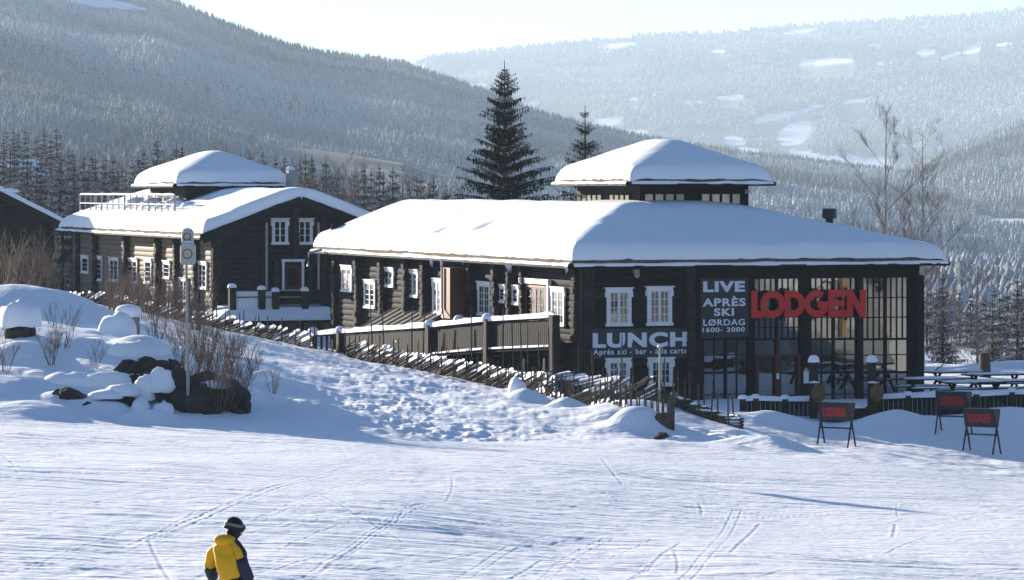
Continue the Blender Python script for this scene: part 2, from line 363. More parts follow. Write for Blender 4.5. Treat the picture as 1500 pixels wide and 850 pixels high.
hr = hill(RH, 1700, 4200, -60, .9)+fbm(XT/260, YT/260, 3, 15)*14*sstep(1900, 2300, YT)*(1-sstep(3800,4200,YT))
ZT = np.maximum.reduce([valley+fbm(XT/60, YT/60, 3, 2)*1.5, hl, hf, hr])
# clearings (snow fields) on the hills: rotated ellipses in the picture's bearing and the ground's height
pyT = HY-ZT/YT*F
clr = np.zeros_like(ZT)
def field(x, y, w, h, a=0, k=1.0, dmin=5000):
    global clr
    c, s = math.cos(a), math.sin(a); dx = (pxT-x); dy = (pyT-y)
    r = ((dx*c+dy*s)/w)**2+((-dx*s+dy*c)/h)**2+.4*fbm(pxT*.09, pyT*.22, 3, int(x) % 50)
    clr = np.maximum(clr, k*(1-sstep(.7, 1.1, r))*(YT > dmin))
for a in [(905,67,32,3,-.12),(596,99,30,5),(1175,46,28,2.5,-.1),(1211,91,42,5.5,-.05),(1357,77,17,5,-.1),(1300,92,16,3,-.2),(1392,82,18,3,-.3),(1425,75,16,3.5,-.25),(1470,65,14,2,-.1),(1052,76,12,3),(1070,143,24,4,-.1,.8),(1015,150,16,2.5),
          (1255,148,26,3,-.15),(1185,160,20,4,-.3),(1165,195,28,17,-.4,.9),(1140,170,34,6,-.2,.7),(1075,207,18,7,.1,.9),(1095,222,22,5,.1,.8),(1185,228,30,6,.2),(1240,240,34,16,.15),(1205,240,16,7),(1290,238,22,10),(1335,213,18,4),(1385,218,16,5,.1),(1430,208,22,3,.1,.8),
          (930,146,10,2),(960,138,10,2),(690,128,26,5,-.1,.5),(885,180,30,8,-.3,.6),(930,195,25,4,-.1,.6),(915,207,22,3,0,.9),(770,155,25,4,-.3,.5),(1150,25+50,10,2),(1280,66,12,1.5),(1100,100,16,2,-.1,.4),(1010,100,10,1.5,0,.5)]: field(*a)
field(145, 4, 60, 7, .12, 1.0, 1500); field(205, 12, 14, 2.5, .1, .9, 1500); field(1480, 325, 40, 5, 0, .9, 1200); field(1440, 318, 14, 3, 0, .7, 1200); field(1490, 395, 30, 4, .05, .8, 400); field(1420, 345, 20, 3, 0, .5, 400)
PT = np.stack([XT, YT, ZT], -1)
me = grid_mesh(PT, 'terrain', [])
at = me.attributes.new('clearing', 'FLOAT', 'POINT'); at.data.foreach_set('value', clr.reshape(-1).astype(np.float32))
def terrain_mat():
    m = bpy.data.materials.new('forest_floor'); m.use_nodes = True
    n, l = NT(m); p = n['Principled BSDF']; p.inputs['Roughness'].default_value = .95; p.inputs['Specular IOR Level'].default_value = .1
    a = n.new('ShaderNodeAttribute'); a.attribute_name = 'clearing'
    tc = n.new('ShaderNodeTexCoord'); t = n.new('ShaderNodeTexNoise'); t.inputs['Scale'].default_value = .012; t.inputs['Detail'].default_value = 9; t.inputs['Roughness'].default_value = .7
    l.new(tc.outputs['Object'], t.inputs[0])
    cr = n.new('ShaderNodeValToRGB'); cr.color_ramp.elements[0].position = .35; cr.color_ramp.elements[1].position = .68
    cr.color_ramp.elements[0].color = (.09,.11,.12,1); cr.color_ramp.elements[1].color = (.26,.28,.29,1)
    mx = n.new('ShaderNodeMix'); mx.data_type = 'RGBA'; mx.inputs['B'].default_value = (.88,.89,.92,1)
    l.new(t.outputs[0], cr.inputs[0]); l.new(cr.outputs[0], mx.inputs['A']); l.new(a.outputs['Fac'], mx.inputs['Factor']); l.new(mx.outputs['Result'], p.inputs['Base Color'])
    return m
me.materials.append(terrain_mat())
tag(link('terrain', me), kind='structure')

# distant woods: tens of thousands of small ragged spruces in one mesh per hillside
def frost_mat(name, dark, pale):
    m = bpy.data.materials.new(name); m.use_nodes = True
    n, l = NT(m); p = n['Principled BSDF']; p.inputs['Roughness'].default_value = .9; p.inputs['Specular IOR Level'].default_value = .05
    a = n.new('ShaderNodeAttribute'); a.attribute_name = 'frost'
    mx = n.new('ShaderNodeMix'); mx.data_type = 'RGBA'; mx.inputs['A'].default_value = (*dark,1); mx.inputs['B'].default_value = (*pale,1)
    l.new(a.outputs['Fac'], mx.inputs['Factor']); l.new(mx.outputs['Result'], p.inputs['Base Color']); return m
M['wood_far'] = frost_mat('frosted_woods', (.04,.052,.055), (.52,.54,.56))
def forest(name, label, X, Y, Zb, H, fr, slim=.2, seed=1):
    rs = np.random.RandomState(seed); n = len(X)
    nk = 5; tiers = [(0.0, 1.0, .45), (.3, .72, .75), (.55, .45, 1.0)]
    V = []; Fc = []; A = []; base = 0
    for (z0, r, z1) in tiers:
        ang = rs.rand(n)[:,None]*6.28+np.arange(nk)[None,:]*2*np.pi/nk
        rr = H[:,None]*slim*r*(.65+.7*rs.rand(n, nk))
        ring = np.stack([X[:,None]+np.cos(ang)*rr, Y[:,None]+np.sin(ang)*rr, Zb[:,None]+H[:,None]*(z0+.12*rs.rand(n, nk))], -1)
        top = np.stack([X, Y, Zb+H*z1], -1)[:,None,:]
        vv = np.concatenate([ring, top], 1); V.append(vv.reshape(-1, 3))
        ix = base+np.arange(n)[:,None]*(nk+1)
        for k in range(nk): Fc.append(np.concatenate([ix+k, ix+(k+1) % nk, ix+nk], 1))
        fa = np.clip(np.concatenate([fr[:,None]+.35*(rs.rand(n, nk)-.5), fr[:,None]+.25], 1), 0, 1); A.append(fa.reshape(-1))
        base += n*(nk+1)
    V = np.concatenate(V); Fc = np.concatenate(Fc); A = np.concatenate(A)
    me = bpy.data.meshes.new(name); me.vertices.add(len(V)); me.vertices.foreach_set('co', V.reshape(-1).astype(np.float32))
    me.loops.add(Fc.size); me.loops.foreach_set('vertex_index', Fc.reshape(-1).astype(np.int32))
    me.polygons.add(len(Fc)); me.polygons.foreach_set('loop_start', (np.arange(len(Fc))*3).astype(np.int32)); me.polygons.foreach_set('loop_total', np.full(len(Fc), 3, np.int32))
    at = me.attributes.new('frost', 'FLOAT', 'POINT'); at.data.foreach_set('value', A.astype(np.float32))
    me.materials.append(M['wood_far']); me.update(calc_edges=True)
    return tag(link(name, me), label, 'forest', kind='stuff')
def interpT(A, X, Y):
    u = X/Y; gi = np.clip(np.searchsorted(yT, Y)-1, 0, len(yT)-2); f = (Y-yT[gi])/(yT[gi+1]-yT[gi])
    g = (u+.30)/.60*(len(uT)-1); j = np.clip(g.astype(int), 0, len(uT)-2); h = g-j
    return (A[gi,j]*(1-h)+A[gi,j+1]*h)*(1-f)+(A[gi+1,j]*(1-h)+A[gi+1,j+1]*h)*f
which = np.argmax(np.stack([valley+0*XT, hl, hf, hr]), 0).astype(float)
rs = np.random.RandomState(12)
def sample(n, y0, y1, u0, u1, pw=1.0):
    Y = y0*(y1/y0)**(rs.rand(n)**pw); u = u0+(u1-u0)*rs.rand(n); return u*Y, Y
def plant(name, label, n, y0, y1, u0, u1, keep, h0, h1, slim, fbase, seed, fs=300):
    X, Y = sample(n, y0, y1, u0, u1); zb = interpT(ZT, X, Y); cl = np.maximum.reduce([interpT(clr, X*(1+d), Y*(1+d)) for d in (0,.012,.03,.05)]); wh = interpT(which, X, Y)
    dens = vnoise(X/90+3, Y/160, seed)
    k = (cl < .25) & keep(wh) & (dens > -.75); X, Y, zb = X[k], Y[k], zb[k]
    H = (h0+(h1-h0)*rs.rand(len(X))**1.5)*np.clip(Y/2400, .62 if y0 > 800 else 1, 1); fr = fbase+.85*fbm(X/fs, Y/fs*.7, 4, seed+3)+.18*(rs.rand(len(X))-.5)
    forest(name, label, X, Y, zb-.5, H, fr, slim, seed)
plant('hillside_forest', 'hazy frosted spruce forest covering the left hillside', 82000, 900, 3500, -.17, .15, lambda w: (w > .5) & (w < 1.5), 5, 9.5, .21, .56, 31)
plant('far_forest', 'pale blue spruce forest on the far mountain across the valley', 26000, 5300, 9300, -.08, .17, lambda w: (w > 1.5) & (w < 2.5), 10, 15, .5, .30, 41, 900)
plant('right_hill_forest', 'dim frosted forest on the dark spur at the right edge', 9000, 1750, 4250, .08, .17, lambda w: w > 2.5, 8, 13, .22, .35, 51)
plant('valley_forest', 'frosty birch and spruce wood filling the valley floor', 13000, 440, 1700, -.17, .17, lambda w: w < .7, 4, 9, .40, .45, 61, 60)
plant('ridge_forest', 'tree tops along the crest of the left hill', 5000, 3250, 3420, -.12, .15, lambda w: (w > .5) & (w < 1.5), 9, 15, .16, .12, 71)
# the wooded slope behind the photographer, which the hall's glass mirrors
NB = 9000; Xb, Yb = rs.rand(NB)*560-80, -(60+rs.rand(NB)**1.3*300)
zbk = -8+(-Yb-60)*.16
forest('opposite_slope_forest', 'sunlit forest on the ski slope behind the photographer', Xb, Yb, zbk, 8+10*rs.rand(NB), .0+.55*sstep(-.1,.6,fbm(Xb/25,Yb/25,3,7)), .24, 81)
NB = 2600; kk = 32+rs.rand(NB)**1.4*190; ll = (rs.rand(NB)-.5)*(60+kk*.9); Xc = 12+.70*kk+.716*ll; Yc = 138-.716*kk+.70*ll
okk = (Xc > 34) & (Xc > .24*Yc); Xc, Yc, kk = Xc[okk], Yc[okk], kk[okk]
forest('roadside_forest', 'sunlit frosty trees out of view to the right of the terrace', Xc, Yc, -9.2+0*Xc, 7+8*rs.rand(len(Xc)), .22+.75*sstep(-.3,.5,fbm(Xc/6,Yc/6,3,7)), .22, 83)
gx, gy = np.meshgrid(np.linspace(-400, 700, 40), np.linspace(9, -400, 40), indexing='ij')
gzz = np.where(gy > -60, plane_z(gx*.3, np.maximum(gy, 8))-.0*gx-.3, -8+(-gy-60)*.16); gzz = np.where(gy > -60, gzz*0+np.minimum(-6.1, -6.1)-.02*np.abs(gx)*0, gzz)
tag(link('ski_slope_behind', grid_mesh(np.stack([gx, gy, gzz+.0], -1), 'ski_slope_behind', 'snow')), kind='structure')

# haze: one closed box of even air
hb = MB(); hb.box((0, 5700, 210), Vector((4600,0,0)), Vector((0,6900,0)), Vector((0,0,365)))
hz = hb.build('haze', 'snow'); hz.data.materials.clear()
hm = bpy.data.materials.new('haze_air'); hm.use_nodes = True; n, l = NT(hm); n.clear()
ho = n.new('ShaderNodeOutputMaterial'); hv = n.new('ShaderNodeVolumePrincipled')
hv.inputs['Color'].default_value = (.66,.83,1,1); hv.inputs['Density'].default_value = 0.9e-4; hv.inputs['Anisotropy'].default_value = .2
l.new(hv.outputs[0], ho.inputs['Volume']); hz.data.materials.append(hm)
tag(hz, 'pale blue winter haze filling the valley air', 'haze', kind='stuff')
# ------------------------------------------------------------------ building helpers
def PT3(C, t, s, z): return Vector((C.x+T_.x*t+S_.x*s, C.y+T_.y*t+S_.y*s, z))
def edges_coords(a, b, step, extra=()):
    off = [0, .015, .05, .11, .2, .32, .46]
    L = list(np.arange(a, b, step))+[b]+list(extra)
    for e in (a, b): L += [e+o for o in off]+[e-o for o in off]
    for e in extra: L += [e+o for o in off]+[e-o for o in off]
    L = sorted(set(round(x, 4) for x in L if a-1e-6 <= x <= b+1e-6)); out = [L[0]]
    for x in L[1:]:
        if x-out[-1] > .012: out.append(x)
    return np.array(out)
def snow_roof(C, rects, hf, ze, T, parent, name='roof_snow', step=.3, seed=1, extra_t=(), extra_s=(), sag=.0, wob=.07, dents=()):
    t0 = min(r[0] for r in rects); t1 = max(r[1] for r in rects); s0 = min(r[2] for r in rects); s1 = max(r[3] for r in rects)
    tc = edges_coords(t0, t1, step, extra_t); sc = edges_coords(s0, s1, step, extra_s)
    tt, ss = np.meshgrid(tc, sc, indexing='ij')
    d = np.max([np.minimum.reduce([tt-r[0], r[1]-tt, ss-r[2], r[3]-ss]) for r in rects], axis=0)
    k = np.clip(d/(.42+.16*fbm(tt*.9, ss*.9, 2, seed+2)), 0, 1); th = T*np.sqrt(np.clip(1-(1-k)**2, 0, 1))
    th = th*(1+.13*fbm(tt*.3, ss*.3, 2, seed))+(.018*fbm(tt*1.1, ss*1.1, 3, seed+5)-.07*sstep(.5,.75,fbm(tt*.55+9, ss*.55, 2, seed+12)))*k
    h = hf(tt, ss)
    zz = ze+h+th+.01
    zz = zz-np.exp(-((d-.10)/.10)**2)*.05*np.abs(vnoise(tt*3.1+ss*6.3, tt*1.3, seed+20))*(T > .3)
    for (dt_, ds_, wt_, ws_, dep) in dents: zz = zz-dep*np.exp(-((tt-dt_)/wt_)**2-((ss-ds_)/ws_)**2)
    P = np.stack([C.x+T_.x*tt+S_.x*ss, C.y+T_.y*tt+S_.y*ss, zz], -1)
    # ragged drip edge: push the steep side out and in a little
    e = np.exp(-(d/.12)**2)*wob*fbm(tt*2.3+ss*2.3, ss*.7-tt*.7, 3, seed+9); P[...,2] += e
    me = grid_mesh(P, name, 'snow_roof')
    if len(rects) > 1:
        bm = bmesh.new(); bm.from_mesh(me); bm.verts.ensure_lookup_table(); bad = (d.reshape(-1) < -1e-6)
        bmesh.ops.delete(bm, geom=[bm.verts[i] for i in np.nonzero(bad)[0]], context='VERTS'); bm.to_mesh(me); bm.free()
    return link(name, me, parent)
def roof_slab(C, rects, hf, ze, thick, parent, mats='sod', name='roof', step=.9, extra_t=(), extra_s=()):
    t0 = min(r[0] for r in rects); t1 = max(r[1] for r in rects); s0 = min(r[2] for r in rects); s1 = max(r[3] for r in rects)
    def crd(a, b, ex): return np.array(sorted(set([round(x,4) for x in list(np.linspace(a, b, max(3, int((b-a)/step))))+list(ex)])))
    tc = crd(t0, t1, extra_t); sc = crd(s0, s1, extra_s); mb = MB(); n, m = len(tc), len(sc)
    ins = lambda t, s: any(r[0]-1e-4 <= t <= r[1]+1e-4 and r[2]-1e-4 <= s <= r[3]+1e-4 for r in rects)
    for lv in (0, 1):
        for t in tc:
            for s in sc: mb.v.append(tuple(PT3(C, t, s, ze+float(hf(np.float64(t), np.float64(s)))-lv*thick)))
    cell = lambda i, j: 0 <= i < n-1 and 0 <= j < m-1 and ins((tc[i]+tc[i+1])/2, (sc[j]+sc[j+1])/2)
    N = n*m
    for i in range(n-1):
        for j in range(m-1):
            if not cell(i, j): continue
            a, b, c, d = i*m+j, (i+1)*m+j, (i+1)*m+j+1, i*m+j+1
            mb.f += [(a,b,c,d), (a+N,d+N,c+N,b+N)]; mb.m += [0, 1]
            for (q, r_, ok) in ((a,b,cell(i,j-1)),(b,c,cell(i+1,j)),(c,d,cell(i,j+1)),(d,a,cell(i-1,j))):
                if not ok: mb.f.append((q, q+N, r_+N, r_)); mb.m.append(0)
    return mb.build(name, [mats, 'dark'], parent)
def eave_ledge(C, p, q, z, out, parent, seed=0, board='dark', drop=.20, snow=True):
    """gutter board under a roof edge from (t,s)=p to q, out = outward unit (t,s); carries its own strip of snow"""
    g = PT3(C, p[0], p[1], z-drop); h = PT3(C, q[0], q[1], z-drop); ov = (T_*out[0]+S_*out[1]); L = (h-g).length; e = (h-g)/L
    mb = MB(); mb.box((g+h)/2+ov*.02+Vector((0,0,-.05)), e*L/2, ov*.16, Vector((0,0,.05)))
    o = mb.build('gutter_board', board, parent)
    if snow:
        n = int(L/.22); P = []
        for i in range(n+1):
            a = L*i/n; f = float(fbm(np.float64(a*.8), np.float64(seed), 3, seed)); c = g+e*a
            top = .10+.06*f; w = .17+.05*float(fbm(np.float64(a*1.7), np.float64(seed+.5), 2, seed+3))
            P.append([c+ov*(-.14)+Vector((0,0,.002)), c+ov*(-.13)+Vector((0,0,top)), c+ov*(w-.05)+Vector((0,0,top)), c+ov*(w+.02)+Vector((0,0,top*.4)), c+ov*(w+.02)+Vector((0,0,-.02-.05*max(0,f))), c+ov*(w-.03)+Vector((0,0,-.03))])
        link('gutter_snow', grid_mesh(np.array([[list(v) for v in r] for r in P]), 'gutter_snow', 'snow_roof'), o)
    return o
def log_wall(fr, a0, a1, z0, z1, parent, m='log', clip=None, rh=.27, o=0, name='wall'):
    mb = MB(); z = z0; k = 0
    while z < z1-.02:
        h = min(rh*(1+.06*math.sin(k*2.3)), z1-z); b0, b1 = (a0, a1) if clip is None else clip(z+h/2, a0, a1)
        if b1 > b0:
            pr = [(0,0),(.035,.07),(.055,.25),(.062,.5),(.055,.75),(.035,.93),(0,1)]
            v = [];
            for a in (b0, b1):
                for (oo, zz) in pr: v.append(fr.p(a, o+oo, z+h*zz))
            n = len(pr); f = [(i, i+1, n+i+1, n+i) for i in range(n-1)]+[tuple(range(n)), tuple(range(n, 2*n))[::-1]]
            mb.add(v, f)
        z += h; k += 1
    return mb.build(name, m, parent)
def pilaster(fr, a, w, z0, z1, out, parent, seed=0, m='log_end', rh=.27):
    rs = random.Random(seed); mb = MB(); z = z0
    while z < z1-.03:
        h = min(rh, z1-z); oo = out*(1+rs.uniform(-.10,.10)); ww = w*(1+rs.uniform(-.12,.12))
        # notched log end, chamfered
        fr.box(mb, a-ww/2, a+ww/2, .0, oo-.04, z+.012, z+h-.012); fr.box(mb, a-ww/2+.03, a+ww/2-.03, oo-.041, oo, z+.04, z+h-.04)
        fr.box(mb, a-ww/2+.04, a+ww/2-.04, .0, oo-.08, z-.02, z+.02)
        z += h
    return mb.build('log_end_column', m, parent)
def win(fr, xl, xr, yt, yb, parent, cols=2, rows=4, leafs=2, o=.08, frame='white', back='interior', crown=True, cs=.12, room=True):
    a0 = fr.a(xl); a1 = fr.a(xr)
    if a0 > a1: a0, a1 = a1, a0
    zt = fr.z((xl+xr)/2, yt); zb = fr.z((xl+xr)/2, yb)
    mb = MB()
    fr.box(mb, a0, a0+cs, o, o+.07, zb, zt); fr.box(mb, a1-cs, a1, o, o+.07, zb, zt)
    fr.box(mb, a0-.04, a1+.04, o, o+.085, zt-cs, zt+.001); fr.box(mb, a0-.05, a1+.05, o, o+.10, zb-.001, zb+cs*.9)
    if crown: fr.box(mb, a0-.10, a1+.10, o, o+.12, zt+.002, zt+.055); fr.box(mb, a0-.07, a0+.04, o, o+.075, zt-cs-.22, zt-cs-.002); fr.box(mb, a1-.04, a1+.07, o, o+.075, zt-cs-.22, zt-cs-.002)
    wn = mb.build('window', frame, parent)
    b0, b1, c0, c1 = a0+cs, a1-cs, zb+cs*.9, zt-cs
    if room:
        rb = MB(); fr.box(rb, b0-.01, b1+.01, o-.07, o+.012, c0-.01, c1+.01); rb.build('window_recess', back, wn)
    sb = MB(); lw = (b1-b0)/leafs
    for L in range(leafs):
        l0 = b0+L*lw+.004; l1 = l0+lw-.008; sw = min(.055, lw*.12)
        fr.box(sb, l0, l0+sw, o+.022, o+.055, c0, c1); fr.box(sb, l1-sw, l1, o+.022, o+.055, c0, c1)
        fr.box(sb, l0+sw, l1-sw, o+.022, o+.053, c0, c0+sw); fr.box(sb, l0+sw, l1-sw, o+.022, o+.053, c1-sw, c1)
        for i in range(1, cols):
            x = l0+sw+(l1-l0-2*sw)*i/cols; fr.box(sb, x-.012, x+.012, o+.026, o+.047, c0+sw, c1-sw)
        for i in range(1, rows):
            z = c0+sw+(c1-c0-2*sw)*i/rows; fr.box(sb, l0+sw, l1-sw, o+.028, o+.045, z-.012, z+.012)
    sb.build('sash', frame, wn)
    gb = MB(); q = [fr.p(b0,o+.034,c0), fr.p(b1,o+.034,c0), fr.p(b1,o+.034,c1), fr.p(b0,o+.034,c1)]; gb.add(q, [(0,1,2,3)]); gb.build('pane', 'pane', wn)
    return wn
def dome_cap(mb, c, rx, rz, n=10, lo=-.1):
    rings = 5; b = len(mb.v)
    for i in range(rings+1):
        ph = i/rings*math.pi/2
        for k in range(n):
            t = 2*math.pi*k/n; mb.v.append((c[0]+math.cos(t)*rx*math.cos(ph)**.7, c[1]+math.sin(t)*rx*math.cos(ph)**.7, c[2]+(lo*0)+rz*math.sin(ph)))
    for i in range(rings):
        for k in range(n): mb.f.append((b+i*n+k, b+i*n+(k+1)%n, b+(i+1)*n+(k+1)%n, b+(i+1)*n+k)); mb.m.append(0)
def snow_strip(mb, p, q, w, h, seed=0, step=.25, sink=.03):
    """a soft bar of snow lying along p-q"""
    p = Vector(p); q = Vector(q); L = (q-p).length; n = max(2, int(L/step)); e = (q-p)/L; sd = e.cross(Vector((0,0,1))).normalized(); b = len(mb.v)
    m = 7
    for i in range(n+1):
        t = i/n; f = float(fbm(np.float64(t*L*.9+seed), np.float64(seed*.7), 3, 3)); en = min(1, .35+min(t, 1-t)*L*4)
        hh = h*(1+.45*f)*en; ww = w*(1+.2*f)*en
        for k in range(m):
            a = math.pi*k/(m-1); mb.v.append(tuple(p+e*(t*L)+sd*(math.cos(a)*ww/2)+Vector((0,0,-sink+(hh+sink)*math.sin(a)**.7))))
    for i in range(n):
        for k in range(m-1): mb.f.append((b+i*m+k, b+(i+1)*m+k, b+(i+1)*m+k+1, b+i*m+k+1)); mb.m.append(0)
    mb.f.append(tuple(b+k for k in range(m))[::-1]); mb.m.append(0); mb.f.append(tuple(b+n*m+k for k in range(m))); mb.m.append(0)
def stroke(mb, pts, hw, fn, o0, o1, closed=False):
    """thick flat stroke through 2D pts (mitred); fn(x, y, o) gives the 3D point"""
    n = len(pts); L = []; Rr = []
    for i in range(n):
        p = Vector(pts[i]).to_2d() if not isinstance(pts[i], Vector) else pts[i]
        a = Vector(pts[i-1]) if (i > 0 or closed) else None; c = Vector(pts[(i+1) % n]) if (i < n-1 or closed) else None
        p = Vector(pts[i])
        d1 = (p-a).normalized() if a is not None else (c-p).normalized(); d2 = (c-p).normalized() if c is not None else d1
        n1 = Vector((-d1.y, d1.x)); n2 = Vector((-d2.y, d2.x)); mm = n1+n2
        mm = mm/max(.25, mm.dot(n1)) if mm.length > .01 else n1
        L.append(p+mm*hw); Rr.append(p-mm*hw)
    b = len(mb.v)
    for i in range(n): mb.v += [tuple(fn(L[i].x, L[i].y, o1)), tuple(fn(Rr[i].x, Rr[i].y, o1)), tuple(fn(L[i].x, L[i].y, o0)), tuple(fn(Rr[i].x, Rr[i].y, o0))]
    for i in range(n if closed else n-1):
        j = (i+1) % n; A = b+4*i; B = b+4*j
        mb.f += [(A,A+1,B+1,B), (A+2,B+2,B+3,A+3), (A,B,B+2,A+2), (A+1,A+3,B+3,B+1)]; mb.m += [0,1,1,1]
    if not closed:
        A = b; B = b+4*(n-1); mb.f += [(A,A+2,A+3,A+1), (B,B+1,B+3,B+2)]; mb.m += [1,1]
def text(body, fr, a0, a1, z0, z1, o, m, parent, bold=.03, name='lettering', ex=.012, axis=None):
    cu = bpy.data.curves.new('tmp', 'FONT'); cu.body = body; cu.size = 1; cu.offset = bold; cu.extrude = .01; cu.resolution_u = 6; cu.space_character = 1.14
    ob = bpy.data.objects.new('tmp', cu); COL.objects.link(ob); dg = bpy.context.evaluated_depsgraph_get()
    me = bpy.data.meshes.new_from_object(ob.evaluated_get(dg)); bpy.data.objects.remove(ob); bpy.data.curves.remove(cu)
    n = len(me.vertices); co = np.zeros(n*3); me.vertices.foreach_get('co', co); co = co.reshape(-1, 3)
    lo = co.min(0); hi = co.max(0); k = (co-lo)/(hi-lo)
    out = np.zeros_like(co)
    for i in range(n):
        a = a0+(a1-a0)*k[i,0]; z = z0+(z1-z0)*k[i,1]; oo = o+ex*k[i,2]
        out[i] = fr.p(a, oo, z) if axis is None else axis(k[i,0], k[i,1], oo)
    me.vertices.foreach_set('co', out.reshape(-1)); me.materials.clear(); me.materials.append(M[m]); me.update(); me.name = name
    return link(name, me, parent)
def smin(a, b, k=.35):
    h = np.clip(.5+.5*(b-a)/k, 0, 1); return b*(1-h)+a*h-k*h*(1-h)
# ------------------------------------------------------------------ MAIN LODGE
ZE = -2.78; TW = 14.87; SW = 33.7
lodge = empty('ski_lodge', PT3(C1, 5, 12, -8.4), 'long black timber lodge with a glass hall at its right end and roof lantern', 'lodge')
RA = (-.65, 15.75, -.8, 19.3); RB = (-.65, 9.5, -.8, 34.6)
def h_main(t, s):
    a = smin(smin(.36*(t+.65), .28*(s+.8), .5), smin(.27*(15.75-t), .25*(19.3-s), .5), .5); a = smin(a, 1.78+0*t, .4)
    b = smin(.37*(t+.65), .37*(9.5-t), .7); a = np.maximum(a, -.3)
    bb = np.minimum(b, .28*(s+.8)+0*t)
    return np.where(s > 17, np.maximum(np.where(s <= 19.3, a, -9), b), np.maximum(a, np.where((t <= 9.5), bb, -9)))
for nm_, r_ in (('r', 0),): pass
roof_slab(C1, [RA, RB], h_main, ZE, .24, lodge, extra_t=(9.5,), extra_s=(19.3,))
snow_roof(C1, [RA, RB], h_main, ZE, .58, lodge, seed=3, extra_t=(9.5,), extra_s=(19.3,), dents=((1.2,14.5,.5,.35,.22),(2.6,21.5,.25,.8,.2),(.6,18.5,.3,1.2,.10),(3.2,28,.5,.5,.10),(9,3.4,.6,.3,.05)))
eave_ledge(C1, (-.65,-.8), (15.75,-.8), ZE-.02, (0,-1), lodge, 1); eave_ledge(C1, (-.65,-.8), (-.65,34.6), ZE-.02, (-1,0), lodge, 2); eave_ledge(C1, (15.75,-.8), (15.75,19), ZE-.02, (1,0), lodge, 3)
for (p_, q_) in (((-.65,34.6),(4.4,34.6)), ((4.4,34.6),(9.5,34.6))):
    mb = MB(); mb.beam(PT3(C1,p_[0],p_[1]+.05, ZE-.2+float(h_main(np.float64(p_[0]),np.float64(34.6)))), PT3(C1,q_[0],q_[1]+.05, ZE-.2+float(h_main(np.float64(q_[0]),np.float64(34.6)))), .08, .4); mb.build('bargeboard','dark',lodge)
ZT_ = -2.86; ZB_ = -9.0
aH = FM.a(1019)              # where the glass hall starts
log_wall(FM, 0, aH-.35, ZB_, ZT_, lodge); log_wall(FL, 0, SW, ZB_, ZT_, lodge)
FR_R = FR(C1+T_*TW, S_, T_); FBk = FR(C1+S_*SW, T_, S_); log_wall(FR_R, 0, 18.5, ZB_, ZT_, lodge, rh=.4); log_wall(FBk, 0, 8.8, ZB_, ZT_+1.2, lodge, rh=.4)
FR_I = FR(C1+T_*8.8+S_*18.5, S_, T_); log_wall(FR_I, 0, 15, ZB_, ZT_, lodge, rh=.4); log_wall(FR(C1+S_*18.5, T_, S_), 8.8, TW, ZB_, ZT_, lodge, rh=.4)
# log-end columns on the long side (x in the photograph), their width and how far they stand out
for i, (x, w_, oo) in enumerate([(491,.35,.3),(525,.40,.4),(560,.4,.38),(596,.4,.4),(623,.45,.42),(691,.35,.4),(727,.38,.4),(747,.3,.34),(767,.3,.34),(842,.42,.26)]):
    pilaster(FL, FL.a(x, oo*.5), w_, ZB_, ZT_-.02 if i not in (9,) else ZT_-.02, oo, lodge, i)
pilaster(FM, .22, .36, ZB_, ZT_-.03, .32, lodge, 20); pilaster(FM, FM.a(1009), .36, ZB_, ZT_-.03, .30, lodge, 21)
# long-side windows
for (xl, xr, yt, yb, c, r, lf) in [(504,519,390,428,1,4,2),(537,553,411,452,1,4,2),(566,580,393,421,1,2,2),(601,616,396,436,1,4,2),(637.5,650.5,409,461,1,4,2),(682,690,415,440,1,3,1),(704,722,414,463,2,4,2),(734,744,418,444,1,3,1),(753,764,419,447,1,3,1),(812,831,422,478,2,4,2)]:
    win(FL, xl, xr, yt, yb, lodge, c, r, lf, back='curtain' if xl in (601,637.5) else 'interior')
# entrance door at the head of the ramp
dw = win(FL, 774, 804, 418, 474, lodge, 2, 2, 2, frame='doorred', crown=False, cs=.10, o=.085); dw.name = 'door'
mb = MB(); a0, a1 = sorted((FL.a(771), FL.a(807))); zt = FL.z(789, 416); zb = FL.z(789, 474)
FL.box(mb, a0-.18, a0+.05, .08, .20, zb, zt); FL.box(mb, a1-.05, a1+.18, .08, .20, zb, zt); FL.box(mb, a0-.28, a1+.28, .08, .24, zt+.002, zt+.22); mb.build('door_casing', 'white', lodge)
# copper-clad pipe shaft and the tin entrance roof below it
mb = MB(); a = FL.a(662, .7); FL.box(mb, a-.75, a+.45, .05, 1.05, FL.z(662, 466, .7), FL.z(662, 392, .7)); mb.build('clad_shaft', 'copper', lodge)
mb = MB(); mb.tube([FL.p(a+.1, 1.12, FL.z(662,392,.7)), FL.p(a+.1, 1.12, FL.z(662,452,.7)), FL.p(a-.6,1.3,FL.z(662,466,.7))], .05, 8); mb.build('downpipe', 'metal', lodge)
mb = MB(); a0 = FL.a(650, .1); a1 = FL.a(578, .1); zt = FL.z(605, 455, .1); zb = zt-1.15
q = [FL.p(a0,.1,zt), FL.p(a1,.1,zt), FL.p(a1,2.3,zb), FL.p(a0,2.3,zb)]; mb.add(q+[v-Vector((0,0,.08)) for v in q], [(0,1,2,3),(7,6,5,4),(0,4,5,1),(1,5,6,2),(2,6,7,3),(3,7,4,0)])
for i in range(9):
    aa = a0+(a1-a0)*i/8; mb.beam(FL.p(aa,.1,zt+.03), FL.p(aa,2.3,zb+.03), .05, .06)
mb.build('entrance_roof', 'tin', lodge)
mb = MB(); FL.box(mb, a0, a1, .06, 2.0, -9.2, zb-.05); mb.build('entrance_wall', 'stonewall', lodge)
mb = MB(); mb.tube([FL.p(FL.a(472,.9),.9,-2.9), FL.p(FL.a(461,1.2),1.5,-3.05), FL.p(FL.a(460,1.3),1.6,-3.7)], .07, 8); mb.build('gutter_spout', 'metal', lodge)
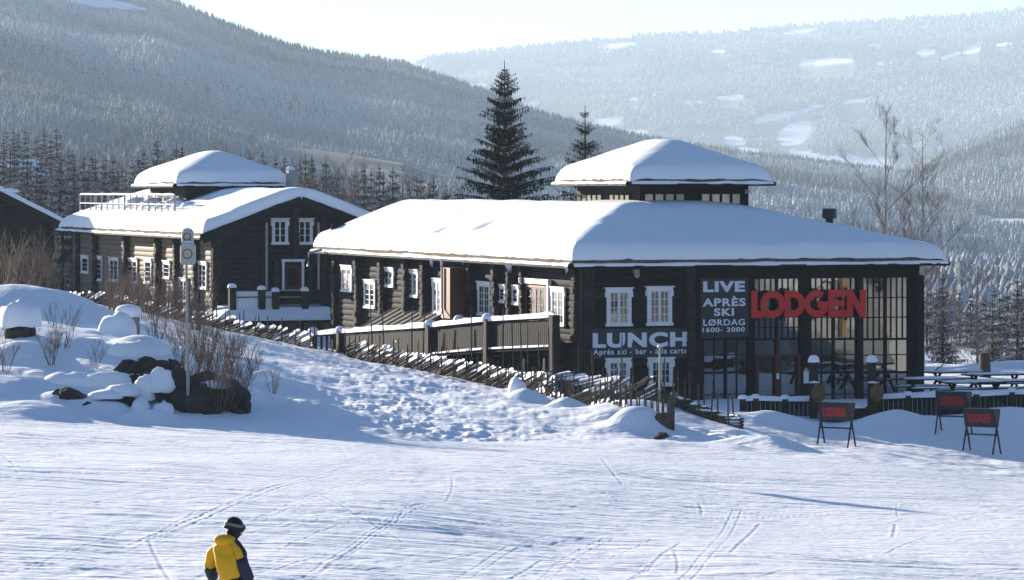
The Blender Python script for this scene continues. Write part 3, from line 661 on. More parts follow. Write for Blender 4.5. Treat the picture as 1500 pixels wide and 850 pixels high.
mb = MB(); mb.tube([FM.p(-.05,.2,-2.9), FM.p(-.05,.2,-8.6)], .05, 8); mb.tube([FM.p(.5,.12,-2.95), FM.p(.5,.12,-8.6)], .05, 8, 0); mb.build('downpipe', 'black', lodge)
# icicles on the long eave
mb = MB(); rr = random.Random(5)
for x in [631,632.5,634,646,647,649,741,743,745,747,749,679,830,832]:
    mb = MB(); a = FL.a(x,.8); l = rr.uniform(.15,.42); mb.tube([FL.p(a,.82,-3.04),FL.p(a,.82,-3.04-l*.5),FL.p(a,.82,-3.04-l)],[.035,.02,.004],5); mb.build('icicle', 'letter', lodge)
# front log wall windows, floodlight
for (xl, xr, yt, yb) in [(887,923,423,478),(946.5,982.5,421,477)]: win(FM, xl, xr, yt, yb, lodge, 2, 4, 2, back='interior')
for (xl, xr, yt, yb) in [(887,921,526,566),(949,984,525,566)]: win(FM, xl, xr, yt, yb, lodge, 2, 3, 2, back='interior')
mb = MB(); a = FM.a(933,.3); z = FM.z(933,400,.3); FM.box(mb, a-.10, a+.10, .1, .32, z-.02, z+.13); mb.tube([FM.p(a,.3,z-.02),FM.p(a,.3,z-.10),FM.p(a,.3,z-.2)],[.1,.12,.04],10); mb.build('floodlight','housing',lodge)
mb = MB()
for x in (905,960,1040,1112,1150,1215,1262,1300): 
    a = FM.a(x); FM.box(mb, a-.14, a+.14, .0, .66, ZT_-.28, ZT_-.03)
mb.build('rafter_ends', 'dark', lodge)
# ---- glass hall
zg1 = FM.z(1200, 408); zg0 = -8.55
mb = MB(); FM.box(mb, aH-.35, TW, -.25, .05, zg1, ZT_-.002); mb.build('hall_fascia', 'dark', lodge)
cols_x = [(1017,1030),(1096,1104),(1172,1187),(1255,1263),(1331,1344)]
for (x0, x1) in cols_x:
    mb = MB(); FM.box(mb, FM.a(x0), FM.a(x1), -.28, .12, -9, zg1-.002); mb.build('column', 'dark', lodge)
    if x0 > 1300:
        mb = MB(); FM.box(mb, FM.a(1337)+.02, FM.a(1349), -.6, .30, -9, zg1+.1); mb.build('corner_post', 'dark', lodge)
yrows = [430, 450+55, 582]
gcol = 'dark'
for i in range(4):
    x0 = cols_x[i][1]; x1 = cols_x[i+1][0]; a0, a1 = FM.a(x0), FM.a(x1); W_ = a1-a0
    gb = MB(); gb.add([FM.p(a0,-.05,zg0), FM.p(a1,-.05,zg0), FM.p(a1,-.05,zg1), FM.p(a0,-.05,zg1)], [(0,1,2,3)])
    gp_ = gb.build('glass_wall', 'glass', lodge)
    mg = MB(); zs = [FM.z((x0+x1)/2, y) for y in ((405,436,465,497,520,546,578) if i != 1 else (405,436,465,480,497,520))]
    nv = [4, 8, 8, 8][i] if i else 4
    for k in range(1, nv):
        a = a0+W_*k/nv; big = (k == nv//2); top = zg1; bot = zg0 if (big or i != 1) else zs[4]
        if not big and i in (2,3) and k % 2: bot = zs[3]
        wv = .05 if big else .018; FM.box(mg, a-wv, a+wv, -.04, .03 if big else .0, bot, top)
    for k, z in enumerate(zs):
        hvy = k in (3, 5) if i != 1 else k in (4,); wv = .045 if hvy else .02; FM.box(mg, a0, a1, -.041, .035 if hvy else .004, z-wv, z+wv)
    mg.build('glazing_bars', 'dark', gp_)
# red double door in the second bay
mb = MB(); a0 = FM.a(1106); a1 = FM.a(1171); am = (a0+a1)/2; z0 = zg0; z1 = FM.z(1138, 523)
for a in (a0+.06, am, a1-.06): FM.box(mb, a-(.13 if a == am else .06), a+(.13 if a == am else .06), .04, .12, z0, z1)
FM.box(mb, a0, a1, .041, .13, z1+.001, z1+.10); FM.box(mb, a0+.1, am-.12, .045, .10, z0, z0+.25); FM.box(mb, am+.12, a1-.1, .045, .10, z0, z0+.25)
FM.box(mb, am-.05, am+.05, .04, .12, z1+.101, FM.z(1138, 497)); rd = mb.build('hall_door', 'maroon', lodge)
mb = MB(); FM.box(mb, am-.10, am+.02, .121, .15, FM.z(1138,555), FM.z(1138,547)); mb.build('door_plate', 'white', rd)
# interior of the hall
mb = MB(); v = [PT3(C1,t,s,z) for t in (aH-.3,TW-.4) for s in (.35,9) for z in (-8.55,-3.0)]
mb.add(v, [(0,4,6,2),(2,6,7,3),(0,2,3,1),(4,5,7,6),(1,3,7,5)]); mb.build('hall_interior', 'interior', lodge)
mb = MB(); a = FM.a(1230.5,-.35); FM.box(mb, a-.085, a+.085, -.035, .045, FM.z(1231,494,0), FM.z(1231,407,0)); mb.build('orange_gleam_strip', 'orange_gleam', lodge)  # strip just outside the glass; the sunlit gleam is put into its colour
mb = MB(); rr = random.Random(8)
for x in (1060,1075,1130,1210,1285,1305):
    a = FM.a(x,-2); mb.tube([FM.p(a,-2,-8.5),FM.p(a,-2,-7.5),FM.p(a,-2,-7.45),FM.p(a,-2,-6.9),FM.p(a,-2,-6.6)],[.25,.2,.45,.3,.03],8)
mb.build('bar_furniture', 'black', lodge)
mb = MB()
for t in (7,12): 
    mb.box(PT3(C1,t,6,-6.6), T_*.5, S_*.5, Vector((0,0,1.9)))
mb.build('chimney_breast', 'stonewall', lodge)
# ---- lantern on the main roof
def lantern(C, parent, tl, tr, sf, sb, ze, dz, T, seed, zwb, inset=.75, ext='white'):
    hf = lambda t, s: smin(smin(.42*(t-tl), .42*(tr-t), .5), smin(.42*(s-sf), .42*(sb-s), .5), .4)
    rc = [(tl, tr, sf, sb)]
    mb = MB(); t0, t1, s0, s1 = tl+inset, tr-inset, sf+inset, sb-inset
    v = [PT3(C,t,s,z) for t in (t0,t1) for s in (s0,s1) for z in (zwb, ze+.05)]; mb.add(v, [(0,4,5,1),(2,3,7,6),(0,1,3,2),(4,6,7,5)])
    lw = mb.build('lantern_wall', 'dark', parent)
    rf = roof_slab(C, rc, hf, ze, .14, parent, name='lantern_roof', step=.8); snow_roof(C, rc, hf, ze, T, rf, name='lantern_snow', step=.22, seed=seed)
    for (p, q, o) in (((tl,sf),(tr,sf),(0,-1)), ((tl,sf),(tl,sb),(-1,0)), ((tr,sf),(tr,sb),(1,0)), ((tl,sb),(tr,sb),(0,1))): eave_ledge(C, p, q, ze+.02, o, rf, seed+7, drop=.19)
    return lw, (t0, t1, s0, s1)
lw, (lt0, lt1, ls0, ls1) = lantern(C1, lodge, 4.3, 10.75, 5.4, 14.2, .43, 0, .50, 31, -1.6)
LF = FR(PT3(C1,0,ls0,0), T_, -S_); LS = FR(PT3(C1,lt0,0,0), S_, -T_)
for (xl, xr) in ((941,1005),(1024,1087)):
    ym = 0; w_ = win(LF, xl, xr, 281, 302, lw, 1, 1, 4, o=.0, frame='dark', back='curtain', crown=False, cs=.05); w_.name = 'lantern_window'
for (xl, xr) in ((852,883),(892,924)):
    w_ = win(LS, xl, xr, 282.5, 300, lw, 1, 1, 4, o=.0, frame='dark', back='curtain', crown=False, cs=.05); w_.name = 'lantern_window'
for (fr_, x, y) in ((LF,1093,282),(LS,843,290)):
    mb = MB(); a = fr_.a(x,.2); z = fr_.z(x,y,.2); mb.tube([fr_.p(a,.0,z+.1),fr_.p(a,.25,z+.1),fr_.p(a,.3,z)],[.05,.05,.11],8); mb.build('wall_lamp','housing',lw)
# roof vent, snow stops
q = PT3(C1, 13.2, 3.2, 0); q = px(1215, 324, q.y)
vt = empty('roof_vent', q, 'squat black cowl vent on the right end of the snowy lodge roof', 'vent')
mb = MB(); mb.tube([q-Vector((0,0,.5)), q+Vector((0,0,.16))], .16, 14); mb.build('vent_neck','black',vt)
mb = MB(); mb.tube([q+Vector((0,0,.10)), q+Vector((0,0,.16)), q+Vector((0,0,.50)), q+Vector((0,0,.53))], [.24,.30,.30,.20], 16); mb.build('vent_cowl','black',vt)

# ------------------------------------------------------------------ signs on the lodge
sg = empty('lunch_banner', FM.p(FM.a(936,.2),.2,FM.z(936,524,.2)), 'wide dark banner reading LUNCH hung under the two front windows', 'banner')
mb = MB(); x0, x1 = 863, 1009; o = .19
a0, a1 = FM.a(x0,o), FM.a(x1,o); zt = FM.z(936,481,o); zb = FM.z(936,525,o); FM.box(mb, a0, a1, o-.03, o, zb, zt); mb.build('banner_cloth','banner',sg)
text('LUNCH', FM, FM.a(868,o), FM.a(1007,o), FM.z(936,509,o), FM.z(936,487,o), o+.004, 'letter', sg, .05)
text('Aprés ski - bar - á la carte', FM, FM.a(869,o), FM.a(1007,o), FM.z(936,521.5,o), FM.z(936,510.5,o), o+.004, 'letter', sg, .016)
sg = empty('live_banner', FM.p(FM.a(1062,.2),.2,FM.z(1062,494,.2)), 'upright dark banner reading LIVE APRÈS SKI LØRDAG 1600- 2000 beside the red letters', 'banner')
mb = MB(); a0, a1 = FM.a(1027,o), FM.a(1097,o); FM.box(mb, a0, a1, o-.03, o, FM.z(1062,494,o), FM.z(1062,408,o)); mb.build('banner_cloth','banner',sg)
for (s_, xa, xb, ya, yb, bo) in [('LIVE',1030,1091,428,412,.05),('APRÈS',1029,1092,449,434,.035),('SKI',1046,1075,463,451.5,.035),('LØRDAG',1030,1091,477,467.5,.02),('1600- 2000',1029,1091,486.5,479.5,.02)]:
    text(s_, FM, FM.a(xa,o), FM.a(xb,o), FM.z(1062,ya,o), FM.z(1062,yb,o), o+.004, 'letter', sg, bo)
sg = empty('letter_sign', FM.p(FM.a(1183,.3),.3,FM.z(1183,466,.3)), 'huge red cut-out letters spelling LODGEN across the glass front', 'sign')
def glyph(pts_list, x0, x1, o0=.22, o1=.38, y0=465, y1=425.5):
    mb = MB(); A0, A1 = FM.a(x0,o1), FM.a(x1,o1); Zb, Zt = FM.z(1183,y0,o1), FM.z(1183,y1,o1); W_ = A1-A0; H = Zt-Zb
    for n_, (pts, hw, closed) in enumerate(pts_list):
        fn = lambda x, y, oo: FM.p(A0+x, oo+.002*n_, Zb+y); stroke(mb, [Vector((p[0]*W_, p[1]*H)) for p in pts], hw*H, fn, o0, o1, closed)
    return mb.build('letter', ['red','maroon'], sg)
def arc(cx, cy, rx, ry, a0, a1, n=26): return [(cx+rx*math.cos(R(a0+(a1-a0)*i/n)), cy+ry*math.sin(R(a0+(a1-a0)*i/n))) for i in range(n+1)]
glyph([([(.28,1),(.28,.13),(1,.13)], .125, False)], 1099, 1121)
glyph([(arc(.5,.5,.36,.375,0,360,36)[:-1], .125, True)], 1113, 1151)
glyph([([(.18,.13),(.18,.87),(.40,.87)]+arc(.40,.5,.44,.37,80,-80,16)+[(.40,.13)], .125, True)], 1148, 1180)
glyph([(arc(.54,.5,.38,.375,52,322,30)+[(.86,.46),(.56,.46)], .125, False)], 1177, 1213)
glyph([([(1,.875),(.2,.875),(.2,.125),(1,.125)], .125, False), ([(.33,.5),(.92,.5)], .11, False)], 1212, 1240)
glyph([([(.17,0),(.17,1)], .12, False), ([(.14,.98),(.84,.02)], .12, False), ([(.83,0),(.83,1)], .12, False)], 1240, 1269)
mb = MB()
for x in (1108,1150,1195,1240): a = FM.a(x,.2); FM.box(mb, a-.03, a+.03, .05, .22, FM.z(1183,470,.2), FM.z(1183,422,.2))
mb.build('mounting_rail','black',sg)
# ------------------------------------------------------------------ ANNEX
ZE2 = -2.22; W2 = 8.9; L2 = 32.0
annex = empty('timber_annex', PT3(C2, 4, 12, -7.2), 'brown log house with gable front and roof lantern left of the long lodge', 'house')
RC = (-.75, 9.65, -1.1, 32.8)
def h_an(t, s): return smin(smin(.37*(t+.75), .37*(9.65-t), .8), .55*(32.8-s)+0*t, .5)
roof_slab(C2, [RC], h_an, ZE2, .24, annex); snow_roof(C2, [RC], h_an, ZE2, .58, annex, seed=13)
eave_ledge(C2, (-.75,-1.1), (-.75,32.8), ZE2-.02, (-1,0), annex, 5); eave_ledge(C2, (9.65,-1.1), (9.65,32), ZE2-.02, (1,0), annex, 6)
for sd, te, ta in ((-1,-.85,4.45),(1,9.75,4.45)):
    mb = MB(); mb.beam(PT3(C2,te,-1.18,ZE2-.30), PT3(C2,ta,-1.18,ZE2+1.62), .10, .52); mb.build('bargeboard','dark',annex)
clip2 = lambda z, a0, a1: (a0, a1) if z < ZE2+.1 else (max(a0, (z-ZE2-.1)/.37-.3), min(a1, W2-(z-ZE2-.1)/.37+.3))
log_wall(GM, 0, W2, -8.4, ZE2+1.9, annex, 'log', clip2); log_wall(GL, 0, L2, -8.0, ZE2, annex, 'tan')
log_wall(FR(C2+T_*W2, S_, T_), 0, L2, -8.4, ZE2, annex, 'log', rh=.4); log_wall(FR(C2+S_*L2, T_, S_), 0, W2, -8.4, ZE2+.3, annex, 'log', rh=.4)
for i, (x, w_, oo) in enumerate([(113,.8,.32),(139,.7,.38),(184,.8,.4),(230,.8,.4),(257,.75,.36),(286,.7,.4),(313,.45,.25)]):
    pilaster(GL, GL.a(x, oo*.6), w_*.6, -8.0, ZE2-.1, oo, annex, 40+i, 'log_end')
for i, a in enumerate((.25, 2.85, 5.9, 8.6)): pilaster(GM, a, .34, -8.4, ZE2+(.1 if i in (0,3) else .9), .25, annex, 60+i)
pilaster(GM, 4.45, .34, GM.z(427,378), ZE2+1.45, .28, annex, 66); pilaster(GM, GM.a(404), .3, -8.4, GM.z(427,384), .28, annex, 67); pilaster(GM, GM.a(452), .3, -8.4, GM.z(427,384), .28, annex, 68)
for (xl, xr, yt, yb, c, r, l) in [(122,132,375,401,1,3,1),(143,152,376,412,1,4,1),(163,176,378,413,1,4,2),(190,204,379,416,1,4,2),(215,225,380,416,1,4,1),(242,252,383,409,1,3,1),(293,306,384,424,1,4,2),(266,278,408,443,1,4,2)]:
    win(GL, xl, xr, yt, yb, annex, c, r, l)
for (xl, xr) in ((397.5,421),(434,457)): win(GM, xl, xr, 321, 358.5, annex, 1, 3, 2)
gd = win(GM, 416, 440, 389, 424, annex, 1, 1, 1, frame='maroon', crown=False, cs=.13, room=True); gd.name = 'balcony_door'
mb = MB(); a0, a1 = GM.a(412), GM.a(444); zt = GM.z(428,383.5); zb = GM.z(428,424); GM.box(mb, a0, a0+.12, .08, .2, zb, zt); GM.box(mb, a1-.12, a1, .08, .2, zb, zt); GM.box(mb, a0-.03, a1+.03, .08, .21, zt+.001, zt+.13); mb.build('door_casing','white',annex)
for x in (390.5, 466.5):
    mb = MB(); a = GM.a(x,.35); mb.tube([GM.p(a,.35,GM.z(x,326)), GM.p(a,.35,GM.z(x,425))], .065, 8); mb.build('downpipe','metal',annex)
lw2, (at0, at1, as0, as1) = lantern(C2, annex, 1.2, 7.7, 12, 21.6, .40, 0, .52, 47, -1.5)
AS = FR(PT3(C2,at0,0,0), S_, -T_); w_ = win(AS, 226, 262, 287, 309, lw2, 1, 2, 5, o=.0, frame='white', back='curtain', crown=False, cs=.04); w_.name = 'lantern_window'
# chimney
q = px(428, 272, 188); mb = MB(); mb.box(q+Vector((0,0,.1)), T_*.28, S_*.28, Vector((0,0,.75))); ch = mb.build('chimney','concrete',annex)
mb = MB(); dome_cap(mb, q+Vector((-.1,0,.85)), .26, .22, 9); mb.build('chimney_snow','snow',ch)
# terrace railing on the annex roof
rl = empty('terrace_railing', PT3(C2,.35,22,-1.4), 'frosty metal railing round the roof terrace of the log annex', 'railing')
TR = FR(PT3(C2,.5,0,0), S_, -T_); a0, a1 = TR.a(256), TR.a(117); zt = lambda x, y: TR.z(x, y)
mb = MB()
for i in range(17):
    a = a0+(a1-a0)*i/16; z = -1.25; mb.tube([TR.p(a,0,z-.25), TR.p(a,0,z+.98)], .055 if i % 4 == 0 else .035, 6)
for h in (0,.45,.95): mb.beam(TR.p(a0,0,-1.25+h), TR.p(a1,0,-1.25+h), .05, .05)
for i in range(5):
    mb.tube([TR.p(a1,-i*.9,-1.5), TR.p(a1,-i*.9,-.27)], .035, 6)
mb.beam(TR.p(a1,0,-.3), TR.p(a1,-3.6,-.3), .05, .05); mb.build('rails','metal',rl)
mb = MB(); snow_strip(mb, TR.p(a0,0,-.28), TR.p(a1,0,-.28), .09, .08, 3); snow_strip(mb, TR.p(a1-.02,0.1,-.28), TR.p(a1+.02,-3.6,-.28), .09, .08, 4); mb.build('rail_snow','frost',rl)
mb = MB(); rr = random.Random(4)
for i in range(8):
    a = a0+.5+(a1-a0)*.62*i/8; dome_cap(mb, TR.p(a,-.9-rr.random()*.3,-1.15), .55+rr.random()*.3, .35+rr.random()*.45, 12)
tag(mb.build('snow_heaps','snow',None,True), 'rounded snow heaps behind the terrace railing on the annex roof', 'snow heap')
# balcony: snowy skirt roof, posts, glass panes, stone base
bal = empty('balcony', GM.p(4,2,-7.5), 'glass-sided balcony with snow-capped posts in front of the gable wall', 'balcony')
oB = 2.6; xs = [340, 383, 403, 446]
A_ = lambda x, o=oB: GM.a(x, o)
zr = GM.z(400, 427, oB); zd = GM.z(400, 452, oB)
a0 = A_(337); a1 = A_(484)
sk = MB(); zsb = GM.z(400, 466, oB+.9)
top = [GM.p(a0-.1,.1,zd+.12), GM.p(a1,.1,zd+.12), GM.p(a1-.1,oB,zd+.06), GM.p(a0+.05,oB,zd+.06)]
bot = [GM.p(a0-.9,.1,zsb+.05), GM.p(a1+.5,.1,zsb+.05), GM.p(a1+.5,oB+.8,zsb), GM.p(a0-.9,oB+.8,zsb)]
sk.add(top+bot+[v-Vector((0,0,.14)) for v in bot], [(0,1,2,3),(3,2,6,7),(0,3,7,4),(1,5,6,2),(7,6,10,11),(4,7,11,8),(5,9,10,6),(8,11,10,9)]); sk.build('skirt_snow','snow',bal)
mb = MB(); v = [v_-Vector((0,0,.142)) for v_ in bot]; mb.add(v+[x_-Vector((0,0,.1)) for x_ in v], [(0,1,2,3),(7,6,5,4),(0,4,5,1),(1,5,6,2),(2,6,7,3),(3,7,4,0)]); mb.build('skirt_roof','dark',bal)
for x, y0, y1 in ((340,421,452),(383,424,452),(403,427,455),(446,426,452)):
    a = A_(x); zt = GM.z(x,y0,oB); zb = GM.z(x,y1,oB); mb = MB(); GM.box(mb, a-.17, a+.17, oB-.17, oB+.17, zb-.3, zt); po = mb.build('post','log_end',bal)
    mb = MB(); dome_cap(mb, GM.p(a,oB,zt-.02), .24, .22, 10); mb.build('post_snow','snow',po,True)
for i, (xa, xb) in enumerate(((340,383),(383,403),(403,446),(446,487))):
    a, b = A_(xa)+.18, A_(xb)-.18; zt = GM.z(xa,427,oB)
    mb = MB(); mb.add([GM.p(a,oB,zd+.0), GM.p(b,oB,zd+.0), GM.p(b,oB,zt), GM.p(a,oB,zt)], [(0,1,2,3)]); gl = mb.build('balcony_panel','balglass' if i > 1 else 'snow',bal)  # left two panels snow white, standing in for sunlit snow seen through them
    mb = MB(); mb.beam(GM.p(a,oB+.02,zt+.05), GM.p(b,oB+.02,zt+.05), .08, .08); mb.beam(GM.p(a,oB+.04,zt-.3), GM.p(b,oB+.04,zt-.3), .05, .05); mb.build('hand_rail','black' if i != 2 else 'metal',gl)
mb = MB(); GM.box(mb, a0, a1+.3, .1, oB+.1, -8.6, zsb-.3); mb.build('stone_base','stonewall',bal)
for x in (352, 376, 393, 412, 440, 470):
    a = GM.a(x,oB+.5); mb = MB(); GM.box(mb, a-.14, a+.14, oB+.35, oB+.65, -8.6, zsb-.2); mb.build('base_post','dark' if x % 2 else 'log_end',bal)

# ------------------------------------------------------------------ far left house
C3 = px(78, 380, 214); C3.z = 0
H3 = FR(C3, T_, -S_)          # gable front runs to the left: a < 0
barn = empty('dark_house', H3.p(-5, 0, -6.5), 'dark shaded house at the left edge with a snow-edged roof and side balcony', 'house')
ze3 = -(332-HY)/F*214; W3 = 13.0
h_3 = lambda t, s: smin(.50*(.75-t), .50*(t+W3+.7), .6)
roof_slab(C3, [(-W3-.7,.75,-1,14)], h_3, ze3, .22, barn, mats='dark'); snow_roof(C3, [(-W3-.7,.75,-1,14)], h_3, ze3, .42, barn, seed=22)
clip3 = lambda z, a0, a1: (a0, a1) if z < ze3+.2 else (-W3+(z-ze3-.2)/.5, -(z-ze3-.2)/.5)
log_wall(H3, -W3, 0, -7.2, ze3+3.2, barn, 'dark', clip3); log_wall(FR(C3, S_, T_), 0, 13, -7.2, ze3+.2, barn, 'log', rh=.4)
mb = MB(); mb.beam(H3.p(.8,1.05,ze3-.18), H3.p(-6.5,1.05,ze3+3.45), .1, .42); mb.build('bargeboard','dark',barn)
F3 = FR(C3, S_, T_); mb = MB(); F3.box(mb, -.3, 3, .1, 1.3, -(386-HY)/F*214, -(380-HY)/F*214)
for z in (-(352-HY)/F*214,-(368-HY)/F*214): F3.box(mb, -.3, 3, 1.2, 1.3, z-.3, z)
for a in (-.25, 2.9): F3.box(mb, a-.07, a+.07, 1.15, 1.3, -6.5, ze3)
F3.box(mb, -.3, 3, 1.14, 1.2, -(384-HY)/F*214, -(366-HY)/F*214); mb.build('side_balcony','dark',barn)
q = px(17,300,216); mb = MB(); mb.box(q, T_*.35, S_*.35, Vector((0,0,.8))); ch = mb.build('chimney','concrete',barn)
mb = MB(); dome_cap(mb, q+Vector((0,0,.78)), .5, .25, 10); mb.build('chimney_snow','snow',ch,True)
for i, dx in enumerate((-3.2,-6.5)): 
    H3.o = C3; w_ = win(H3, 750+F*(H3.p(dx-.5,.1,0).x/H3.p(dx-.5,.1,0).y), 750+F*(H3.p(dx+.5,.1,0).x/H3.p(dx+.5,.1,0).y), 372, 396, barn, 1, 2, 2, frame='dark')
# distant roof between the trees
q = px(44, 243, 330); mb = MB(); C4 = q.copy(); C4.z = 0
fh = empty('distant_house', (q.x,q.y,q.z-4), 'far house showing only its snowy roof between the frosted spruces at left', 'house')
mb.add([PT3(C4,-2,0,q.z-1.4),PT3(C4,2.2,0,q.z-1.4),PT3(C4,2.2,4,q.z+.7),PT3(C4,-2,4,q.z+.7),PT3(C4,-2,8,q.z-1.4),PT3(C4,2.2,8,q.z-1.4)], [(0,1,2,3),(3,2,5,4)]); mb.build('roof_snow','snow_roof',fh)
mb = MB(); mb.box(PT3(C4,.1,4,q.z-3.6), T_*1.9, S_*3.6, Vector((0,0,2.1))); mb.build('wall','log',fh)
# ------------------------------------------------------------------ ramp to the lodge door
rm = empty('ramp', FL.p(12, 2, -7.8), 'ramp with dark slatted snow-topped railings rising to the red lodge door', 'ramp')
OR = 2.9
ORX = lambda x: np.interp(x, [499,630,715,812], [2.6,2.1,1.6,1.0])
def rz(x): return FL.z(x, np.interp(x, [497,630,715,812], [489,480.5,471.5,466]), ORX(x))
def rail_run(pts, seed, parent, h=1.25, low=True):
    """pts: list of top points; slatted railing below"""
    mb = MB(); sm = MB()
    for i in range(len(pts)-1):
        p, q = pts[i], pts[i+1]; L = (q-p).length; n = int(L/.17); e = (q-p)/n
        mb.beam(p, q, .12, .10); mb.beam(p-Vector((0,0,.95*h)), q-Vector((0,0,.95*h)), .08, .10)
        for k in range(n):
            c = p+e*(k+.5)
            mb.beam(c-Vector((0,0,.06)), c-Vector((0,0,h)), .03, .135, up=Vector((e.x,e.y,0)).normalized())
        snow_strip(sm, p+Vector((0,0,.05)), q+Vector((0,0,.05)), .26, .19, seed+i)
        if low: snow_strip(sm, p-Vector((0,0,.88*h))-FL.n*-.07, q-Vector((0,0,.88*h))-FL.n*-.07, .08, .05, seed+i+5)
    r = mb.build('slatted_railing', 'dark', parent); sm.build('railing_snow', 'snow', r, True); return r
outer = [FL.p(FL.a(x, ORX(x)), ORX(x), rz(x)) for x in (499, 630, 715, 812)]
rail_run(outer, 2, rm)
inner = [FL.p(FL.a(x, .9), .9, FL.z(x, y, .9)) for x, y in ((585,489),(672,477),(757,470))]
rail_run(inner, 12, rm, 1.1, False)
for i, x in enumerate((499, 630, 715, 812)):
    OR = ORX(x); a = FL.a(x, OR); z = rz(x); mb = MB(); FL.box(mb, a-.2, a+.2, OR-.16, OR+.16, z-2.4, z+.12); po = mb.build('ramp_post', 'log_end', rm)
    if x < 800: mb = MB(); dome_cap(mb, FL.p(a,OR,z+.11), .27, .24, 10); mb.build('post_snow','snow',po,True)
for x, y in ((588,482),(673,472.5)):
    a = FL.a(x,.9); z = FL.z(x,y,.9); mb = MB(); FL.box(mb, a-.18,a+.18,.75,1.05,z-1.2,z+.1); po = mb.build('ramp_post','log_end',rm); mb = MB(); dome_cap(mb, FL.p(a,.9,z+.1), .26,.22,10); mb.build('post_snow','snow',po,True)
mb = MB(); v = []
for o_, x in zip(outer, (499,630,715,812)): v += [o_-Vector((0,0,1.25)), FL.p(FL.a(x,ORX(x)), .1, o_.z-1.25)]
mb.add(v, [(0,2,3,1),(2,4,5,3),(4,6,7,5)]); mb.add([x_-Vector((0,0,.15)) for x_ in v], [(0,1,3,2),(2,3,5,4),(4,5,7,6)])
mb.build('ramp_deck','wood',rm)
for x in (740, 770, 800):
    a = FL.a(x, ORX(x)-.2); mb = MB(); FL.box(mb, a-.12,a+.12,ORX(x)-.3,ORX(x)-.1,-9,rz(x)-1.4); mb.build('support_post','log',rm)
# short panel left of the ramp
p0 = px(459,492,159); p1 = px(499,489,156.5)
mb = MB(); sm = MB(); e = (p1-p0)/5
for k in range(5): c = p0+e*(k+.5); mb.beam(c-Vector((0,0,.05)), c-Vector((0,0,1.35)), .04, .17, up=Vector((e.x,e.y,0)).normalized())
mb.beam(p0, p1, .1, .1); mb.beam(p0+Vector((0,0,.15)), p0-Vector((0,0,1.6)), .34, .34); r = mb.build('side_panel','log',rm); snow_strip(sm, p0+Vector((0,0,.04)), p1+Vector((0,0,.04)), .3, .2, 9); dome_cap(sm, p0+Vector((0,0,.14)), .27,.25,10); sm.build('panel_snow','snow',r,True)

# ------------------------------------------------------------------ roundpole fences
def pole_fence(pts, label, seed, h=1.15, rail_len=3.0, rise=.9, spacing=1.35, tall=0, tall_h=2.3, dens=.26, flat=False, snow=.55, sink=.12, group=None, snowh=.12, minz=0):
    """pts: (x in the photo, Y) ground line; slanting split poles between paired uprights"""
    P = [gp(x, Y) for x, Y in pts]; seg = [(P[i+1]-P[i]).length for i in range(len(P)-1)]; L = sum(seg); rs = random.Random(seed)
    def at(d):
        d = max(0, min(L-1e-4, d)); i = 0
        while i < len(seg)-1 and d > seg[i]: d -= seg[i]; i += 1
        q = P[i].lerp(P[i+1], d/seg[i]); q.z = gz(q.x, q.y)-sink; e = (P[i+1]-P[i]); e.z = 0; e.normalize(); return q, e
    root = empty('roundpole_fence', at(L/2)[0], label, 'fence', group)
    d = 0; n = 0
    while d <= L+.01:
        q, e = at(d); sd = Vector((-e.y, e.x, 0)); mb = MB()
        for s_ in (-1, 1):
            hh = h*rs.uniform(.95, 1.22); lean = sd*rs.uniform(-.03,.03)+e*rs.uniform(-.04,.04)
            if tall and s_ == 1 and rs.random() < tall: hh = tall_h*rs.uniform(.8, 1.12)
            mb.tube([q+sd*s_*.13-Vector((0,0,.25)), q+sd*s_*.11+Vector((0,0,hh*.5))+lean*hh*.5, q+sd*s_*.10+Vector((0,0,hh))+lean*hh], [.038,.034,.022], 6)
        if n < 95: mb.build('post', 'wood', root)
        n += 1; d += spacing*rs.uniform(.85, 1.15)
    mb = MB(); sm = MB(); d = -rail_len*.55; k = 0
    while d < L:
        q0, e0 = at(max(0,d)); q1, e1 = at(min(L, d+rail_len*rs.uniform(.85, 1.1))); r0 = .032+.02*rs.random(); f0 = rs.uniform(-.06,.06)
        if flat: z0 = q0.z+(k % 5)/5*h*.85+.08; z1 = q1.z+(k % 5)/5*h*.85+.10
        else:
            z0 = q0.z+.02; z1 = q1.z+rise*rs.uniform(.88, 1.08)
            if d < 0: z0 += rise*(-d)/rail_len
            if d+rail_len > L: z1 = q1.z+rise*max(.15, (L-d)/rail_len)
        a = Vector((q0.x,q0.y,z0+.05)); b = Vector((q1.x,q1.y,z1)); off_ = Vector((-e0.y,e0.x,0))*f0; mb.tube([a+off_, (a+b)/2+off_+Vector((0,0,rs.uniform(-.03,.03))), b+off_], [r0*1.1, r0, r0*.8], 5)
        if rs.random() < snow*.8:
            c = a.lerp(b, rs.uniform(.35,.8)); bb = a.lerp(b, rs.uniform(.92,1.0)); snow_strip(sm, c+off_+Vector((0,0,r0)), bb+off_+Vector((0,0,r0)), .09*rs.uniform(.6,1.2), snowh*.62*rs.uniform(.35,1.25), rs.random()*90, .16)
        d += dens*rs.uniform(.75, 1.25)*(1 if not flat else 1.6); k += 1
    mb.build('slanting_rails', 'wood', root); 
    if sm.v: sm.build('rail_snow', 'snow', root, True)
    return root
pole_fence([(-40,196),(60,186),(150,179),(240,172),(310,167),(380,162),(458,156.5)], 'long roundpole fence in front of the log annex, half buried in snow', 1, 1.1, 2.6, .75, 1.7, .1, 2.2, .34, snow=.8, snowh=.22)
pole_fence([(508,151),(600,145),(690,139),(760,134.5),(815,131)], 'roundpole fence with many tall thin poles along the ramp', 2, 1.15, 2.6, .85, 1.25, .55, 2.9, .20, snow=.85, snowh=.16, sink=.1)
